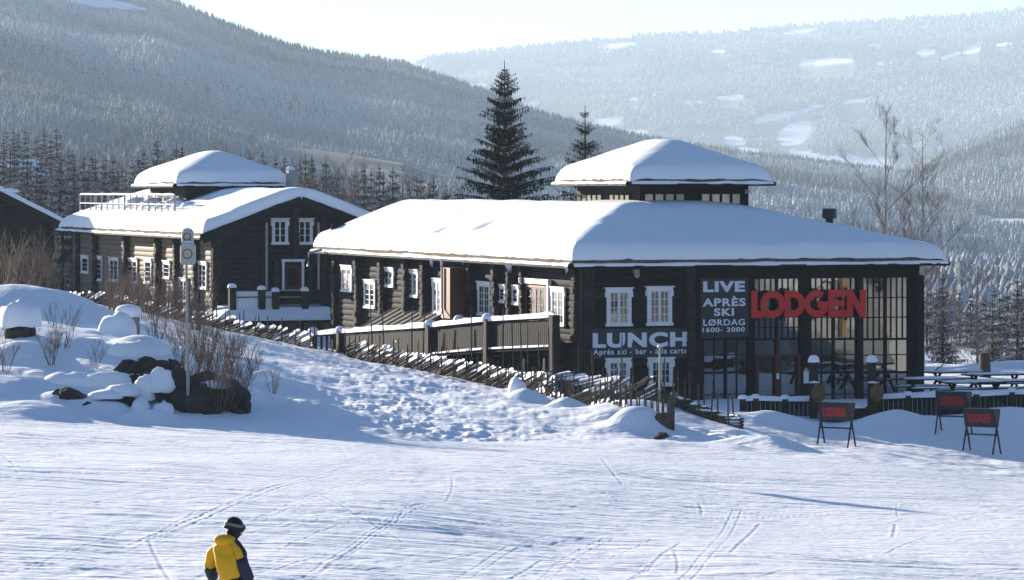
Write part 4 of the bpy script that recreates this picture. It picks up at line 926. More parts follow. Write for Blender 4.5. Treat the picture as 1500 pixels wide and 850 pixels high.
pole_fence([(762,135),(810,134.5),(850,134),(905,133.2)], 'roundpole fence with long flat snowy rails below the lodge corner', 3, 1.25, 4.6, 1.0, 1.6, .7, 2.9, .30, snow=.7, rail_len=4.6) if False else pole_fence([(762,134.2),(812,133),(860,131.5),(915,129)], 'roundpole fence with long low snowy rails under the lodge corner', 3, h=1.15, rail_len=4.4, rise=1.05, spacing=1.5, tall=.8, tall_h=2.7, dens=.36, snow=.9, snowh=.13)
pole_fence([(838,121),(875,120),(905,119),(935,118.5),(968,118)], 'close-set roundpole fence with steep dark rails behind the snow mound', 4, h=1.35, rail_len=3.2, rise=1.15, spacing=.95, tall=.45, tall_h=2.2, dens=.12, snow=.35, sink=.35)
pole_fence([(968,118),(1005,116.6),(1050,115),(1088,113.8)], 'roundpole fence end running down toward the three barbecues', 5, h=1.25, rail_len=2.4, rise=.5, spacing=.85, tall=.1, tall_h=1.8, dens=.16, snow=.55, sink=.1)
pole_fence([(782,129),(815,126),(845,122.5),(880,118.5),(920,114.8),(955,112.5),(985,110)], 'low front roundpole fence nearly drowned in snow beside the trodden path', 6, h=.95, rail_len=1.7, rise=.30, spacing=.72, tall=0, dens=.30, snow=.9, snowh=.22, sink=.18)
ep = empty('fence_end_post', gp(984,110), 'pair of thick split posts at the right tip of the low front fence', 'post')
q = gp(984,110); mb = MB(); mb.tube([q-Vector((0,0,.3)), q+Vector((.03,0,.6)), q+Vector((.10,0,1.32))],[.075,.07,.05],7); mb.tube([q+Vector((-.15,-.05,-.3)), q+Vector((-.10,-.03,.6)), q+Vector((-.02,0,1.18))],[.06,.06,.045],7); mb.build('split_post','wood',ep)
mb = MB()
for k in range(6): z = .1+.09*k; mb.tube([q+Vector((-.75+.05*k,-.1+.03*k,z)), q+Vector((.05,-.04,z+.05))],[.05,.06],6)
mb.build('rail_stub','wood',ep)
# thin pole with a little white cap in front of the banner
tp = empty('snow_pole', gp(966,117.5), 'thin pale metal pole with white cap in front of the LUNCH banner', 'pole')
q = gp(966.5,117.5); zt = px(966.5,508,117.5).z; mb = MB(); mb.tube([q-Vector((0,0,.2)), Vector((q.x,q.y,zt))],[.035,.03],8); mb.build('shaft','metal',tp); mb = MB(); dome_cap(mb,(q.x,q.y,zt-.02),.09,.1,8); mb.build('cap','white',tp,True)

# ------------------------------------------------------------------ terrace fence, gate posts, bales, tables
def panel_fence(pts, label, seed):
    P = [px(x,y,Y) for x,y,Y in pts]; root = empty('terrace_fence', (P[0]+P[-1])/2-Vector((0,0,.7)), label, 'fence'); mb = MB(); sm = MB()
    for i in range(len(P)-1):
        p, q = P[i], P[i+1]; n = max(2, int((q-p).length/.16)); e = (q-p)/n
        for k in range(n): c = p+e*(k+.5); mb.beam(c-Vector((0,0,.04)), c-Vector((0,0,.95)), .03, (q-p).length/n*.94, up=Vector((e.x,e.y,0)).normalized())
        mb.beam(p,q,.14,.07); snow_strip(sm, p+Vector((0,0,.03)), q+Vector((0,0,.03)), .36, .17, seed+i, .2, .02)
    mb.build('boards','log',root); sm.build('top_snow','snow',root,True)
    for p in P:
        mb = MB(); mb.beam(p+Vector((0,0,.10)), p-Vector((0,0,1.1)), .22, .22); po = mb.build('post','log_end',root); mb = MB(); dome_cap(mb, p+Vector((0,0,.09)), .2,.16,8); mb.build('post_snow','snow',po,True)
panel_fence([(1088,588,127),(1107,587,127),(1150,588,127),(1190,588,127)], 'low dark board fence with snow on top, left of the terrace gate', 1)
panel_fence([(1287,585,127),(1330,583,127),(1378,582,127),(1430,581,126),(1482,578,126),(1530,577,126)], 'low dark board fence with snow on top, right of the terrace gate', 11)
for nm, x, lb in (('gate_post',1192,'black snow-capped gate post left of the terrace opening'),('gate_post',1277,'black snow-capped gate post right of the terrace opening')):
    Y = 126.5; g = gp(x,Y); e = empty(nm, g, lb, 'gate post'); zt = px(x,533,Y).z
    mb = MB(); mb.box((g.x,g.y,(g.z+zt)/2-.15), Vector((.15,0,0)), Vector((0,.15,0)), Vector((0,0,(zt-g.z)/2+.15))); mb.box((g.x,g.y,zt+.02), Vector((.19,0,0)), Vector((0,.19,0)), Vector((0,0,.04)))
    mb.box((g.x,g.y-.02,px(x,562,Y).z), Vector((.17,0,0)), Vector((0,.17,0)), Vector((0,0,.04)))
    mb.build('shaft','log_end',e); mb = MB(); dome_cap(mb,(g.x,g.y,zt+.055),.22,.27,12); mb.build('snow_cap','snow',e,True)
    mb = MB(); snow_strip(mb,(g.x-.18,g.y-.19,px(x,561,Y).z+.03),(g.x+.18,g.y-.19,px(x,561,Y).z+.03),.08,.05,x); mb.build('ledge_snow','snow',e,True)
for x, lb, sx in ((1196,'round straw bundle leaning at the foot of the left gate post',.0),(1278,'round straw bundle leaning at the foot of the right gate post',.08)):
    c = px(x+3, 576, 125.9); mb = MB(); rs_ = random.Random(x)
    for i in range(13):
        for j in range(16):
            a = math.pi*2*j/16; ph = math.pi*i/12; r = .27*math.sin(ph)*(1+rs_.uniform(-.08,.08)); mb.v.append((c.x+sx+math.cos(a)*r*.95, c.y+math.sin(a)*r*.8, c.z+.36*math.cos(ph)))
    for i in range(12):
        for j in range(16): mb.f.append((i*16+j, (i+1)*16+j, (i+1)*16+(j+1)%16, i*16+(j+1)%16)); mb.m.append(0)
    tag(mb.build('straw_bundle','wicker',None,True), lb, 'straw bundle')
wl = px(1181,553,127.4); e = empty('wall_lantern', wl-Vector((0,0,.3)), 'small white notice lantern hanging left of the gate post', 'lantern'); mb = MB(); mb.box(wl, Vector((.09,0,0)), Vector((0,.07,0)), Vector((0,0,.22))); mb.build('lantern_glass','letter',e)
mb = MB(); mb.tube([wl+Vector((0,0,.22)), wl+Vector((0,0,.27)), wl+Vector((0,0,.36))],[.11,.08,.02],8); mb.build('lantern_top','metal',e)
g = gp(1238,125.5); stp = empty('terrace_step', g, 'dark wooden step box in the terrace opening', 'step'); mb = MB(); mb.box(g+Vector((0,.3,.10)), Vector((.9,0,0)), Vector((0,.5,0)), Vector((0,0,.35))); mb.build('step_box','dark',stp); mb = MB(); snow_strip(mb, g+Vector((-.4,.1,.46)), g+Vector((.75,.1,.46)), .5,.06,5); mb.build('step_snow','snow',stp,True)
def table(x, Y, rot, label, idx):
    g = gp(x, Y, .25); root = empty('picnic_table', g, label, 'table', 'snowed-in tables on the terrace'); c, s = math.cos(rot), math.sin(rot); ax = Vector((c,s,0)); ay = Vector((-s,c,0)); L = 1.25
    mb = MB(); sm = MB(); mb.box(g+Vector((0,0,.55)), ax*L, ay*.42, Vector((0,0,.03))); mb.build('table_top','dark',root)
    for sd in (-1,1):
        b = MB(); b.box(g+ay*.75*sd+Vector((0,0,.22)), ax*L, ay*.14, Vector((0,0,.025))); b.build('bench','dark',root)
        snow_strip(sm, g+ay*.75*sd+Vector((0,0,.25))-ax*L, g+ay*.75*sd+Vector((0,0,.25))+ax*L, .24,.05,idx)
        b = MB(); b.beam(g+ax*.9*sd-ay*.7+Vector((0,0,-.25)), g+ax*.9*sd+ay*.2+Vector((0,0,.54)), .08,.08); b.beam(g+ax*(.9*sd+.09)+ay*.7+Vector((0,0,-.25)), g+ax*(.9*sd+.09)-ay*.2+Vector((0,0,.54)), .08,.08); b.build('trestle','dark',root)
    snow_strip(sm, g+Vector((0,0,.58))-ax*L, g+Vector((0,0,.58))+ax*L, .80,.07,idx+3); sm.build('table_snow','snow',root,True)
for i, (x, Y, lb) in enumerate([(1366,137,'snow-covered picnic table nearest the hall corner'),(1400,142,'snow-covered picnic table behind the leftmost right-hand barbecue'),(1425,133,'snow-covered picnic table just behind the terrace fence'),(1455,139,'snow-covered picnic table in the middle of the right terrace'),(1488,134,'snow-covered picnic table at the right edge, near row'),(1492,145,'snow-covered picnic table at the right edge, far row'),(1378,147,'snow-covered picnic table in the far row beside the birch trunk')][:5]):
    table(x, Y, R(18)+.06*math.sin(i*2), lb, i)
q = gp(1443,150); st = empty('tree_stump', q, 'thick dark cut trunk standing in the snow bank at the right', 'stump'); mb = MB(); mb.tube([q-Vector((0,0,.3)), q+Vector((0,0,.5)), q+Vector((0,0,1.15))],[.30,.24,.23],10); mb.build('trunk','bark',st)
# ------------------------------------------------------------------ barbecues / trough stands with red writing
def stand(x, Y, w_px, label, rot):
    g = gp(x, Y); k = Y/F; W_ = w_px*k/math.cos(rot)*.5; root = empty('barbecue_stand', g, label, 'barbecue', 'black folding barbecues on the snow'); c, s = math.cos(rot), math.sin(rot); ax = Vector((c,s,0)); ay = Vector((-s,c,0))
    zt = 1.52; zb = .88
    prof = [(-.30,zt-.06),(-.22,zt),(.22,zt),(.30,zt-.06),(.12,zb),(-.12,zb)]
    mb = MB(); v = [g+ax*W_*e+ay*a+Vector((0,0,z)) for e in (-1,1) for a,z in prof]; n = 6
    mb.add(v, [tuple(range(n))[::-1], tuple(range(n,2*n))]+[(i,(i+1)%n,(i+1)%n+n,i+n) for i in range(n)]); mb.build('trough','board',root)
    for e in (-1,1):
        for sgn in (-1,1):
            mb = MB(); mb.beam(g+ax*W_*e*.97+ax*.03*sgn+ay*.30*sgn+Vector((0,0,-.05)), g+ax*W_*e*.97+ax*.03*sgn-ay*.22*sgn+Vector((0,0,zt-.25)), .045, .045); mb.build('leg','black',root)
    mb = MB(); mb.beam(g-ax*W_+Vector((0,0,.62)), g+ax*W_+Vector((0,0,.62)), .05,.05); mb.build('crossbar','black',root)
    def axm(u, v_, o): 
        tt = .10+.33*(1-v_); aa = -.30+(.30-.12)*tt/.54*.95
        return g+ax*(-W_*.72+2*W_*.72*u)+ay*(aa-.006-(o-.0))+Vector((0,0,zt-.06-tt))
    text('LODGEN', None, 0, 1, 0, 1, .0, 'reddim', root, .05, axis=axm, ex=.008)
    mb = MB(); snow_strip(mb, g-ax*W_*.9+Vector((0,0,zt)), g+ax*W_*.9+Vector((0,0,zt)), .3,.03,x); mb.build('trough_snow','snow',root,True) if False else None
stand(1225, 119.5, 44, 'black LODGEN barbecue on crossed legs, alone in front of the terrace opening', R(-28))
stand(1397, 122.5, 43, 'black LODGEN barbecue on crossed legs, farther one of the right-hand pair', R(-26))
stand(1438, 118.5, 42, 'black LODGEN barbecue on crossed legs, nearer one of the right-hand pair', R(-30))

# ------------------------------------------------------------------ rocks with snow caps
def boulder(x, y, Y, w, h, d, label, seed, cap=.5, caph=.35, dark='rock', nm='boulder', square=0, sinkz=0):
    Y = (on_ground(x, y) or Y)-.30*d-.15; w *= 1.15; h *= 1.35; c = px(x, y, Y); g = gz(c.x, c.y); root = empty(nm, (c.x, c.y, min(g, c.z-h/2)), label, 'boulder'); rs_ = random.Random(seed)
    bm = bmesh.new(); bmesh.ops.create_icosphere(bm, subdivisions=4, radius=1)
    dirs = [Vector((rs_.uniform(-1,1),rs_.uniform(-1,1),rs_.uniform(-1,1))).normalized() for _ in range(9)]; lim = [rs_.uniform(.55,.85) for _ in dirs]
    for v in bm.verts:
        p = v.co.copy()
        for dd, ll in zip(dirs, lim):
            k = p.dot(dd)
            if k > ll: p -= dd*(k-ll)
        p += Vector(mnoise.noise_vector(p*1.7+Vector((seed,0,0))))*.16; p += Vector(mnoise.noise_vector(p*4.5+Vector((seed,0,0))))*.07; p += Vector(mnoise.noise_vector(p*10+Vector((seed,0,0))))*.03
        v.co = Vector((c.x+p.x*w/2*(.84 if cap else 1), c.y+p.y*d/2, c.z+p.z*h/2))
    me = bpy.data.meshes.new('rock'); bm.to_mesh(me); bm.free(); me.materials.append(M[dark]); ro = link('rock', me, root)
    if cap:
        mb = MB(); n = 20; rings = 7; cw = w/2*(1.02+.1*rs_.random()); cd = d/2*1.06; z0 = c.z+h*.5*(1-cap*1.15); b = 0
        prof = [(1.0,-.10),(1.06,.0),(1.08,.22),(1.02,.5),(.86,.78),(.6,.95),(.3,1.02)]
        for (r, z) in prof:
            for k in range(n):
                t = 2*math.pi*k/n; wob = 1+.20*mnoise.noise(Vector((math.cos(t)*1.3+seed, math.sin(t)*1.3, z)))+.10*mnoise.noise(Vector((math.cos(t)*3.3+seed, math.sin(t)*3.3, z*2))); sq = 1 if not square else 1/max(abs(math.cos(t)),abs(math.sin(t)))**.55
                mb.v.append((c.x+math.cos(t)*cw*r*wob*sq, c.y+math.sin(t)*cd*r*wob*sq, z0+(h*.5*cap*1.15+caph)*z*(.85+.35*mnoise.noise(Vector((math.cos(t)*1.3*r+seed,math.sin(t)*1.3*r,5))))-(.10*abs(mnoise.noise(Vector((math.cos(t)*3+seed,math.sin(t)*3,9)))) if z < .1 else 0)))
        mb.v.append((c.x, c.y, z0+(h*.5*cap*1.15+caph)*1.03))
        for i in range(len(prof)-1):
            for k in range(n): mb.f.append((i*n+k, i*n+(k+1)%n, (i+1)*n+(k+1)%n, (i+1)*n+k)); mb.m.append(0)
        for k in range(n): mb.f.append(((len(prof)-1)*n+k, (len(prof)-1)*n+(k+1)%n, len(prof)*n)); mb.m.append(0)
        mb.build('snow_cap','snow',root,True)
    return root
B = [ (30,489,114,1.15,1.15,1.2,'rounded brown boulder under a thick snow hood at the left edge',.5,.4),
 (171,492,117,1.05,.75,1.0,'small boulder with a neat rounded snow cushion beside the upper path',.8,.40),
 (210,540,109.5,1.5,.6,1.2,'dark angular rock peeking from under the snow shelf, upper right of the pile',.0,.0),
 (186,545,109.5,.7,.55,.9,'dark wedge rock at the left end of the upper row of the pile',.0,0),
 (245,543,109,.9,.7,1.0,'dark block rock closing the upper row of the pile on the right',.0,0),
 (222,562,108,1.2,.75,1.0,'dark rock in the middle of the pile below the upper row',.0,0),
 (104,588,107.3,1.25,.65,1.2,'flat dark slab rock low on the left of the pile',.0,0),
 (128,601,106.4,.5,.4,.5,'small dark stone at the foot of the left slab',.0,0),
 (156,592,106.8,.8,.45,.9,'brown rock half hidden behind a snow lobe at the foot of the pile',.3,.15),
 (180,588,107,.9,.55,.9,'squarish brown rock low in the middle of the pile',.35,.2),
 (211,582,106.8,.55,.7,.6,'little rock wearing a tall round snow bonnet',.9,.22),
 (238,577,107,.8,.9,.8,'leaning slab rock plastered with snow left of the loudspeaker pole',.7,.2),
 (262,575,107.2,1.0,1.1,1.0,'tall dark rock just left of the loudspeaker pole',0,0),
 (290,590,107,1.5,1.0,1.2,'broad dark rock right of the loudspeaker pole',0,0),
 (318,583,107.6,.9,.7,.9,'dark rock with snow in its hollow behind the twigs',.25,.1),
 (340,588,107.6,1.0,1.0,1.0,'dark rock at the right end of the pile',0,0),
 (303,561,109,1.0,.6,.9,'upper dark rock showing through the bare bush',0,0),
 (971,641,109.6,.55,.3,.5,'small dark stone under the snow heap at the fence end',0,0),
 (758,579,126.5,.55,.55,.6,'small boulder with a snow hood left of the low front fence',.75,.3),
 (240,607,105.4,.5,.35,.5,'little snow-covered stone at the foot of the pile left of the pole',.9,.2),
 (205,603,105.5,.45,.4,.5,'small white-capped stone at the foot of the pile below the round bonnet',.9,.2)]
B += [(268,592,107,.6,.5,.6,'small dark stone wedged between the pole and the broad rock',0,0),(352,598,107,.6,.6,.6,'small dark stone at the right foot of the rock pile',0,0),(305,600,107,.7,.5,.7,'low dark stone under the upper rocks of the pile',0,0),
 (228,552,108,.6,.45,.6,'small dark stone under the upper snow shelf',0,0),(198,560,108,.5,.4,.5,'dark stone in the gap between the two snow shelves',0,0),(332,572,108,.8,.6,.7,'dark stone above the right end of the rock pile',.3,.12)]
for i, (x,y,Y,w_,h_,d_,lb,cp_,ch_) in enumerate(B): boulder(x,y,Y,w_,h_,d_,lb,i+3,cp_,ch_)
# snow shelves overhanging the pile
for i, (x,y,Y,w_,d_,h_,lb) in enumerate([(205,520,110.5,2.1,1.8,.62,'thick snow shelf hanging over the upper row of rocks'),(172,562,108.2,2.3,1.3,.5,'thick snow shelf hanging over the low rocks'),(105,560,109,1.9,1.4,.42,'smooth snow pillow above the left slab rock'),(270,552,110,1.4,1.4,.5,'snow pillow above the rocks behind the pole')]):
    Y = (on_ground(x, y) or Y)+.2; c = px(x,y,Y); h_ *= 1.5; mb = MB(); n = 26; rings = 9
    for r in range(rings+1):
        ph = math.pi*(-.32+.82*r/rings)
        for k in range(n):
            t = 2*math.pi*k/n; wob = 1+.16*mnoise.noise(Vector((math.cos(t)*1.4+i*7, math.sin(t)*1.4, 2))); mb.v.append((c.x+math.cos(t)*w_/2*math.cos(ph)**.6*wob, c.y+math.sin(t)*d_/2*math.cos(ph)**.6*wob, c.z+h_/2*math.sin(ph)*(1+.2*mnoise.noise(Vector((math.cos(t)+i,math.sin(t),ph))))))
    for r in range(rings):
        for k in range(n): mb.f.append((r*n+k, r*n+(k+1)%n, (r+1)*n+(k+1)%n, (r+1)*n+k)); mb.m.append(0)
    tag(mb.build('snow_shelf','snow',None,True), lb, 'snow shelf')
# two tall snow-hooded stone posts
for (x, yb, yt, Y, wpx, lb, m_) in ((385,588,557,116,30,'squat pale stone pillar with thick snow hood right of the rock pile','concrete'),(188,478,462,134,34,'round-shouldered snow-plastered stone by the annex bushes','stonewall')):
    b = px(x,yb,Y); t_ = px(x,yt,Y); w_ = wpx*Y/F/2; root = empty('stone_pillar', b, lb, 'pillar'); mb = MB(); mb.tube([b-Vector((0,0,.4)), b+Vector((0,0,.3)), t_],[w_*1.0,w_*.96,w_*.9],9); mb.build('stone',m_,root)
    mb = MB(); n = 16
    for (r,z) in [(1.0,-.12),(1.12,0),(1.16,.25),(1.1,.45),(.9,.62),(.5,.72),(.05,.74)]:
        for k in range(n): t = 2*math.pi*k/n; mb.v.append((b.x+math.cos(t)*w_*r, b.y+math.sin(t)*w_*r, t_.z+z*w_*1.25))
    for r in range(6):
        for k in range(n): mb.f.append((r*n+k, r*n+(k+1)%n, (r+1)*n+(k+1)%n, (r+1)*n+k)); mb.m.append(0)
    mb.build('snow_hood','snow',root,True)
# ------------------------------------------------------------------ loudspeaker pole
g = gp(276,106.0); pr = empty('loudspeaker_pole', g, 'slim grey pole in the rock pile carrying two beige housings with round faces', 'pole')
zt = px(273,345,106).z; X_ = lambda x: (x-750)/F*106.0
mb = MB(); mb.tube([g-Vector((0,0,.3)), Vector((X_(274.5),106,px(0,480,106).z)), Vector((X_(273),106,px(0,385,106).z))],[.06,.05,.04],10); mb.build('shaft','metal',pr)
for (xa,xb,ya,yb,dy) in ((264.5,286,356,388,0),(265.5,282,337,357,.22)):
    hw = (xb-xa)/2*106/F; zc = px(0,(ya+yb)/2,106).z; hh = (yb-ya)/2*106/F; cx = X_((xa+xb)/2); mb = MB()
    v = []; 
    for (yy, sc) in ((-.16,.90),(-.12,1),(.22,1),(.30,.75)):
        for (sx, sz) in ((-1,-.8),(-.8,-1),(.8,-1),(1,-.8),(1,.72),(.7,1),(-.7,1),(-1,.72)): v.append((cx+hw*sx*sc, 106+dy+yy, zc+hh*sz*sc))
    n = 8; f = [tuple(range(n)), tuple(range(3*n,4*n))[::-1]]
    for r in range(3): f += [(r*n+k, (r+1)*n+k, (r+1)*n+(k+1)%n, r*n+(k+1)%n) for k in range(n)]
    mb.add(v, f); hs = mb.build('housing','housing',pr)
    mb = MB(); rr_ = hw*.62; pts = [Vector((cx+math.cos(2*math.pi*k/24)*rr_, 106+dy-.17, zc+math.sin(2*math.pi*k/24)*rr_)) for k in range(25)]; mb.tube(pts, .014, 5, cap=False); mb.build('face_ring','black',hs)
    mb = MB(); snow_strip(mb, (cx-hw*.8,106+dy+.03,zc+hh), (cx+hw*.8,106+dy+.03,zc+hh), .34, .10, 3, .1); mb.build('housing_snow','snow',hs,True)
mk = empty('marker_stake', px(29,438,150), 'small green marker stake in the snow at the far left', 'stake'); mb = MB(); c = px(29,430,150); mb.tube([c-Vector((.04,0,.5)), c+Vector((0,0,0))],.03,6); mb.box(c, Vector((.1,0,0)),Vector((0,.03,0)),Vector((0,0,.20))); mb.build('flag','green',mk)

# ------------------------------------------------------------------ vegetation
def spruce_meshes(seed, H, Rw, nw, nb, snowfrac, leaf=.30, droop=.5, needle='needle', trunk='bark', clump=9, gap=0.0, bare=0.03, expo=.8):
    rs_ = random.Random(seed); tb = MB(); tb.tube([(0,0,-.5),(0,0,H*.5),(0,0,H)],[H*.016+.04,H*.010+.02,.015],8)
    cb = MB()
    for i in range(nw):
        f = (i+rs_.random()*.6)/nw; z = H*(bare+(1-bare)*f); prof = Rw*(1-f)**expo*(.82+.18*math.sin(f*17+seed)); z += rs_.uniform(-.9,.9)*H/nw*1.2
        for k in range(nb):
            if rs_.random() < gap or f > .975: continue
            az = 6.283*(k/nb)+i*2.4+rs_.uniform(-.3,.3); L = max(.06, prof*rs_.uniform(.66,1.08)*(.74+.75*abs(mnoise.noise(Vector((math.cos(az)*1.4+seed, math.sin(az)*1.4, z*.35)))))); dr = droop*(1-.9*f)*rs_.uniform(.6,1.3)
            d = Vector((math.cos(az), math.sin(az), 0)); sd = Vector((-d.y, d.x, 0)); pts = []
            for j in range(5):
                t = j/4; pts.append(d*(L*t)+Vector((0,0,z+L*(.18*f*3*t-dr*t*t*.8+.22*dr*t**3+ .10*t))))
            if L > .5: tb.tube(pts,[.012+.012*L,.01,.008,.006,.004],3,cap=False)
            nc = max(3, int(clump*L/Rw*1.6+2))
            for c in range(nc):
                t = (c+.6)/nc; jj = min(3, int(t*4)); ft = t*4-jj; p = pts[jj].lerp(pts[jj+1], ft); w_ = leaf*(1-.45*t)*(.42+.58*(1-f))*(.45 if f > .94 else .75 if f > .88 else 1)*rs_.uniform(.7,1.3)
                mi = 1 if rs_.random() < snowfrac*(.6+.8*t) else 0
                for s_ in (-1, 1):
                    tip = p+sd*s_*w_*rs_.uniform(.7,1.25)+d*w_*.55+Vector((0,0,-w_*rs_.uniform(.1,.55))); b1 = p+d*w_*.30+Vector((0,0,.02)); b0 = p-d*w_*.25
                    cb.add([b0, b1, tip], [(0,1,2)], mi)
                    # hanging twigs
                    if rs_.random() < .75:
                        q = p.lerp(tip, rs_.uniform(.3,.9)); hgt = w_*rs_.uniform(.5,1.15); cb.add([q-d*w_*.16, q+d*w_*.16, q+Vector((0,0,-hgt))+sd*.1*w_*s_], [(0,1,2)], 0)
                if mi and rs_.random() < .6: cb.add([p-sd*w_*.35+Vector((0,0,.035)), p+d*w_*.5+Vector((0,0,.03)), p+sd*w_*.35+Vector((0,0,.035)), p-d*w_*.4+Vector((0,0,.035))], [(0,1,2,3)], 1)
    return tb.mesh('trunk', trunk), cb.mesh('crown', [needle,'frost'])
def put_tree(meshes, name, loc, label, cat, group=None, sc=1, rz_=0, parts=('trunk','crown')):
    r = bpy.data.objects.new(name, None); COL.objects.link(r); r.location = loc; r.scale = (sc,)*3; r.rotation_euler = (0,0,rz_); tag(r, label, cat, group)
    for nm, me in zip(parts, meshes):
        o = bpy.data.objects.new(nm, me); COL.objects.link(o); o.parent = r
    return r
bs = spruce_meshes(5, 15.2, 6.4, 74, 12, .12, leaf=.50, droop=.40, clump=24, gap=.16, expo=.95)
q = px(739,88,186); put_tree(bs, 'spruce_tree', (q.x,q.y,q.z-15.2), 'tall dark spruce with drooping snow-dusted boughs behind the lodge roof', 'tree')
bs2 = spruce_meshes(9, 12.8, 4.6, 50, 9, .10, leaf=.40, droop=.30, clump=14, gap=.16)
q = px(857,154,200); put_tree(bs2, 'spruce_tree', (q.x,q.y,q.z-12.8), 'smaller sparse dark spruce left of the roof lantern', 'tree')
# tree line behind the buildings
SPV = [spruce_meshes(20+i, 10, 2.5+.4*(i % 3), 36, 9, .62, leaf=.44, droop=.45, needle='needle_f', clump=8, gap=.03, expo=.88) for i in range(5)]
def branchy(seed, H, trunk_r, levels=4, spread=.55, twigs=3, up=.6, m_trunk='birch', m_twig='twig', thin=1.0, blen=.30):
    rs_ = random.Random(seed); tb = MB(); cb = MB()
    pts = [Vector((0,0,-.4))]; 
    for i in range(8): pts.append(Vector((pts[-1].x+rs_.uniform(-.02,.02)*H*.12, pts[-1].y+rs_.uniform(-.02,.02)*H*.12, H*(i+1)/8)))
    tb.tube(pts,[trunk_r*(1-.11*i) for i in range(9)],7)
    def grow(p, d, L, r, lv):
        ps = [p]; dd = d.copy()
        for j in range(3): dd = (dd+Vector((rs_.uniform(-.16,.16),rs_.uniform(-.16,.16),rs_.uniform(-.06,.16)))).normalized(); ps.append(ps[-1]+dd*L/3)
        cb.tube(ps,[r,r*.8,r*.6,r*.35],3,cap=False)
        if lv <= 0: return
        for k in range(twigs+rs_.randint(0,1)):
            t = rs_.uniform(.25,1); j = min(2,int(t*3)); q = ps[j].lerp(ps[j+1], t*3-j); az = rs_.uniform(0,6.283); nd = (dd*.85+Vector((math.cos(az),math.sin(az),.25))*spread).normalized(); grow(q, nd, L*rs_.uniform(.42,.66), r*.55, lv-1)
    nb = int(16)
    for i in range(nb):
        f = .22+.76*(i+rs_.random())/nb; j = min(7,int(f*8)); q = pts[j].lerp(pts[j+1], f*8-j); az = i*2.4+rs_.uniform(-.4,.4); L = H*blen*(1-f*.72)*rs_.uniform(.7,1.15)
        grow(q, Vector((math.cos(az),math.sin(az),up*rs_.uniform(.7,1.6))).normalized(), L, trunk_r*.34*(1-f*.7)*thin, levels-1)
    return tb.mesh('trunk',m_trunk), cb.mesh('crown',m_twig)
BRV = [branchy(70+i, 9, .09, 4, .6, 3, .7, 'twig', 'twig', 1.3) for i in range(3)]
rr = random.Random(33)
def band(n, x0, x1, yf, Y0, Y1, label, group, brown=.3, Hs=(8.5,12), blab=None):
    for i in range(n):
        Y = rr.uniform(Y0, Y1); x = x0+(x1-x0)*(i+rr.random())/n; y = yf(x)+rr.uniform(-12,16)+(Y-Y0)/(Y1-Y0)*-4; H = rr.uniform(*Hs); q = px(x,y,Y); br = rr.random() < brown
        ms = rr.choice(BRV) if br else rr.choice(SPV); hh = 9 if br else 10; sc = H/hh
        if br: q.z -= .4
        put_tree(ms, 'bare_tree' if br else 'spruce_tree', (q.x,q.y,q.z-H), blab if br else label, 'bare tree' if br else 'tree', ('bare trees '+group) if br else ('spruces '+group), sc, rr.uniform(0,6.28))
band(46, -40, 255, lambda x: np.interp(x,[0,120,255],[212,232,228]), 245, 330, 'frost-covered spruce in the tree line between the dark house and the annex lantern', 'behind the dark house', .22, (9,13), 'bare brown tree in the tree line above the dark house')
band(22, 230, 425, lambda x: np.interp(x,[230,425],[212,238]), 260, 340, 'frosty spruce showing just above the annex lantern roof', 'above the annex lantern', .35, (11,14), 'bare brown tree just above the annex lantern roof')
band(58, 425, 690, lambda x: np.interp(x,[425,500,560,620,690],[236,240,252,266,276]), 225, 320, 'frosty spruce in the tree line between the annex chimney and the tallest spruce', 'between chimney and tallest spruce', .50, (11,15), 'bare brown tree in the line between the annex chimney and tallest spruce')
band(12, -20, 90, lambda x: 196+0*x, 380, 430, 'dark blue-shaded spruce in the clump at the far left above the distant roof', 'in the clump above the distant roof', .0, (11,14))
band(16, 60, 420, lambda x: 205+.02*x, 400, 520, '', 'far behind the annex', 1.0, (11,15), 'hazy bare brown tree on the rise far behind the annex')
# right-hand side
band(26, 1352, 1520, lambda x: np.interp(x,[1352,1400,1440,1520],[420,428,432,418]), 175, 300, 'dark frosty spruce below the snow-bank terrace at the right edge', 'right of the glass hall', .35, (10,14), 'bare brown tree among the dark spruces right of the glass hall')
for x, y, Y, H, lb in ((1381,392,176,8.5,'dark spruce just right of the glass hall corner, the tallest of that row'),(1490,395,200,10,'dark spruce at the right frame edge beside the snow bank')):
    q = px(x,y,Y); put_tree(SPV[1], 'spruce_tree', (q.x,q.y,q.z-H), lb, 'tree', None, H/10, x)
for i, (x, y, Y, H, lb, sp) in enumerate([(1297,163,172,14.2,'tall slender bare birch rising behind the right end of the lodge roof',.5),(1350,203,168,12.6,'bare birch with a fuzzy crown right of the tall slender one',.75)]):
    q = px(x,y,Y); put_tree(branchy(90+i, H, .13, 5, sp, 4, 1.15 if i == 0 else .85, 'birch', 'twig', .78, .28), 'birch_tree', (q.x,q.y,q.z-H), lb, 'tree')
q = px(1352,370,158); put_tree(branchy(99, 8.0, .14, 5, .7, 3, .5, 'birch','twig',.9), 'birch_tree', (q.x,q.y,q.z-5.6-2.2), 'sunlit white birch trunk touching the right corner of the glass hall', 'tree')
q = px(1432,392,170); put_tree(branchy(98, 8.5, .12, 5, .7, 3, .6, 'twig','twig',.8), 'bare_tree', (q.x,q.y,q.z-8.5), 'round-crowned bare tree above the cut trunk at the right', 'bare tree')
# trees beyond the left edge of the photograph; their long shadows reach across the piste
for i, (X, Y, H) in enumerate([(-40,118,8)]):
    put_tree(SPV[i % 5], 'spruce_tree', (X, Y, plane_z(X,Y)-.6), 'spruce standing just outside the left edge of the view', 'tree', 'spruces outside the left edge', H/10, i)
